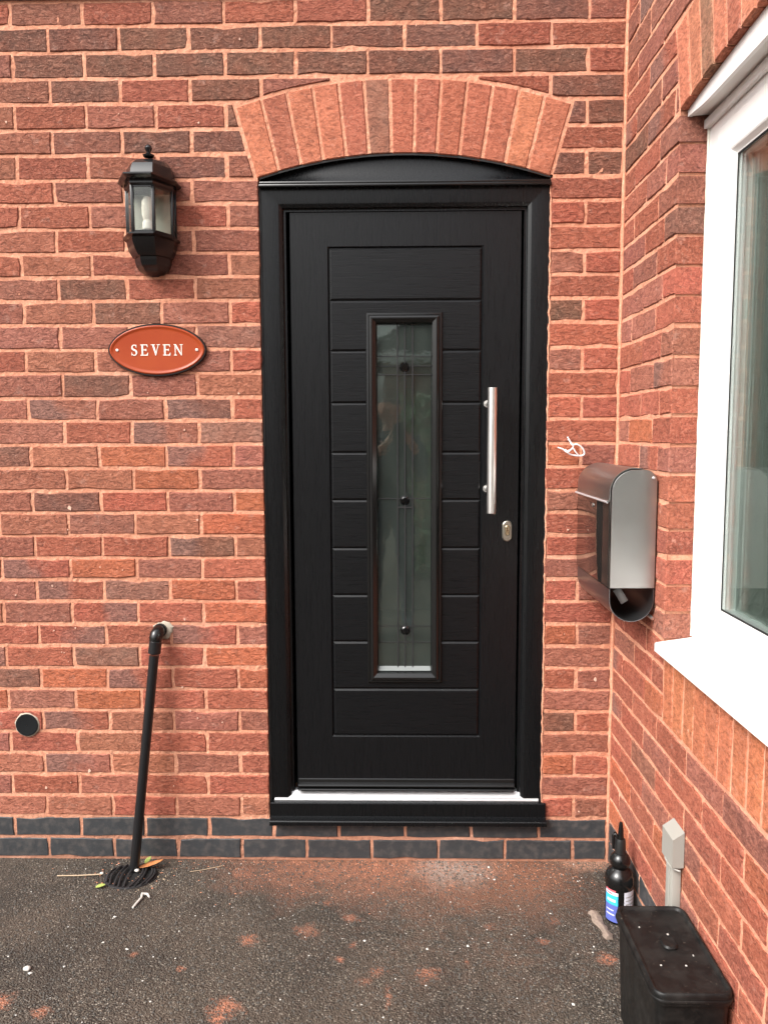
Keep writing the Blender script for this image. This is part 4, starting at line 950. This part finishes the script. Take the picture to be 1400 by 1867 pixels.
ls = [bi(-.001, .262), bi(-.0022, .264), bi(-.0022, .268), bi(-.001, .270)]
MB().loops(ls).go('lid_ridge', M_binm, bn)
allc = MB()
for i in range(5):
    x, y = U(bx0 + .02, bx1 - .02), U(by0 + .02, by1 - .02)
    if abs(x + .086) < .02 and abs(y + .843) < .03: continue
    scr = MB().box(x - U(.0008, .0028), x + U(.0008, .0028), y - U(.0008, .002), y + U(.0008, .002), .2756, .2756 + U(.0008, .002))
    allc.add(scr.v, scr.f)
o = allc.go('debris_specks', M_chip, bn); o['kind'] = 'stuff'
# rubble by the bottle
ls = []
for i in range(9):
    t = i / 8; cx, cy = -.120 + .018 * t + .006 * noise.noise(Vector((t * 4, 1, 0))), -.292 - .125 * t; w_ = .016 + .010 * noise.noise(Vector((t * 5, 5, 2))) - .006 * t
    ls.append([(cx + q * w_ + .003 * noise.noise(Vector((t * 9, q * 5, 3))), cy + .004 * noise.noise(Vector((q * 3, t * 7, 1))), zz_) for q, zz_ in ((-1, .0), (-.8, .007), (-.2, .011 + .004 * noise.noise(Vector((t * 6, 0, 9)))), (.5, .009), (.9, .006), (1, 0))])
tag(MB().loops(ls, True, True).go('mortar_offcut', M_rub, None, 30), 'pale broken lump of mortar on the ground beside the spray bottle', 'rubble')

# ------------------------------------------------------------------ what stands behind the camera, seen only in reflections and bounced light
gar = thing('garage', 'neighbouring brick garage with grey tiled roof and white gutter across the drive', 'garage', (2.6, -10, 0))
MB().box(-.95, 6.2, -13, -9.6, 0, 2.55).go('wall', M_housebrick, gar)
MB().box(-1.10, 6.35, -9.55, -9.42, 2.52, 2.66, .01).go('gutter', M_white, gar)
MB().add([(-1.2, -9.45, 2.62), (6.5, -9.45, 2.62), (4.6, -11.3, 5.2), (1.2, -11.3, 5.2), (-1.2, -13.2, 2.62), (6.5, -13.2, 2.62)], [(0, 1, 2, 3), (4, 0, 3), (5, 4, 3, 2), (1, 5, 2), (0, 4, 5, 1)]).go('roof', M_roof, gar, 10)
MB().box(.2, 2.6, -9.6, -9.55, 0.02, 2.15, .01).go('garage_door', mat("garage_door_white", (.6, .6, .58), .5), gar)
def hedge(name, x0, x1, y0, y1, h_, n, label):
    mb = MB()
    for _ in range(n):
        x, y, z = U(x0, x1), U(y0, y1), U(0, h_)
        if random.random() < .6: y = y1 + random.gauss(0, .05)
        s0 = U(.02, .05); d1 = Vector((U(-1, 1), U(-1, 1), U(-1, 1))).normalized(); d2 = d1.orthogonal().normalized()
        p = Vector((x, y, z)); mb.add([p - d1 * s0, p + d2 * s0 * .5, p + d1 * s0, p - d2 * s0 * .5], [(0, 1, 2, 3)])
    t = thing(name, label, 'hedge', ((x0 + x1) / 2, (y0 + y1) / 2, 0))
    raw('foliage', mb.v, mb.f, M_hedge, t)
    m2 = MB()
    for i in range(int((x1 - x0) / .5)): m2.tube([(x0 + .25 + i * .5, (y0 + y1) / 2, 0), (x0 + .25 + i * .5, (y0 + y1) / 2, h_ * .8)], .03, 6)
    m2.go('stems', M_twig, t)
hedge('hedge', -.70, 2.2, -6.0, -5.3, 1.85, 7000, 'clipped green hedge along the drive behind the viewer')

# the person taking the picture, reflected in the door glass
PXo, PYo = -.765, -3.02
per = thing('person', 'person in dark jacket and jeans standing on the drive holding up a phone', 'person', (PXo, PYo, 0))
sk = {}; ed = []
def J_(n_, x, y, z, r0, par=None): sk[n_] = (len(sk), (PXo + x, PYo + y, z), r0); (par and ed.append((sk[par][0], len(sk) - 1)))
J_('pel', 0, 0, .95, .135); J_('wa', 0, .01, 1.10, .125, 'pel'); J_('ch', 0, 0, 1.30, .145, 'wa'); J_('nb', 0, .0, 1.42, .075, 'ch'); J_('nk', 0, .01, 1.50, .055, 'nb')
J_('jaw', 0, .03, 1.56, .072, 'nk'); J_('hd', 0, .02, 1.64, .090, 'jaw'); J_('cr', 0, .0, 1.70, .075, 'hd'); J_('nose', 0, .118, 1.60, .014, 'hd')
for s_, n_ in ((-1, 'l'), (1, 'r')):
    J_('hip' + n_, s_ * .095, 0, .88, .098, 'pel'); J_('kn' + n_, s_ * .115, .02, .50, .066, 'hip' + n_); J_('an' + n_, s_ * .12, -.01, .09, .042, 'kn' + n_); J_('ft' + n_, s_ * .13, .14, .04, .040, 'an' + n_)
    J_('ear' + n_, s_ * .098, .0, 1.61, .014, 'hd')
    J_('sh' + n_, s_ * .185, 0, 1.39, .070, 'ch'); J_('el' + n_, s_ * .235, .10, 1.13, .048, 'sh' + n_); J_('wr' + n_, s_ * .10 + .06, .34, 1.36, .029, 'el' + n_); J_('pa' + n_, s_ * .058 + .06, .385, 1.40, .030, 'wr' + n_)
    for q in range(4): J_('f%d%s' % (q, n_), s_ * .052 + .06, .405, 1.40 + .019 * q, .0095, 'pa' + n_); J_('g%d%s' % (q, n_), s_ * .030 + .06, .4035, 1.405 + .019 * q, .008, 'f%d%s' % (q, n_))
    J_('th' + n_, s_ * .045 + .06, .375, 1.435, .010, 'pa' + n_)
me = bpy.data.meshes.new('body'); me.from_pydata([v_[1] for v_ in sk.values()], ed, []); ob = bpy.data.objects.new('body', me); C.objects.link(ob)
md = ob.modifiers.new('s', 'SKIN'); md.use_smooth_shade = True
for (i, _, r0) in sk.values(): me.skin_vertices[0].data[i].radius = (r0, r0)
me.skin_vertices[0].data[0].use_root = True
ob.modifiers.new('u', 'SUBSURF').levels = 2
dg = bpy.context.evaluated_depsgraph_get(); m3 = bpy.data.meshes.new_from_object(ob.evaluated_get(dg)); bpy.data.objects.remove(ob)
for v_ in m3.vertices: v_.co -= Vector((PXo, PYo, 0))
m3.materials.clear()
for m_ in (M_cloth, M_jeans, M_skin, M_hair): m3.materials.append(m_)
for p in m3.polygons:
    c_ = p.center; z = c_.z; p.use_smooth = True
    p.material_index = 3 if (z > 1.665 or (z > 1.58 and c_.y < -.01)) else 2 if (z > 1.475 and abs(c_.x) < .12 and c_.y < .2) or (c_.y > .33 and z > 1.3) else 1 if z < .97 and z > .09 else 0
b_ = bpy.data.objects.new('body', m3); C.objects.link(b_); b_.parent = per
tag(MB().box(-.742, -.668, -2.608, -2.600, 1.374, 1.522, .003).go('phone', M_blackgloss), 'black phone held upright in both hands of the person', 'phone')
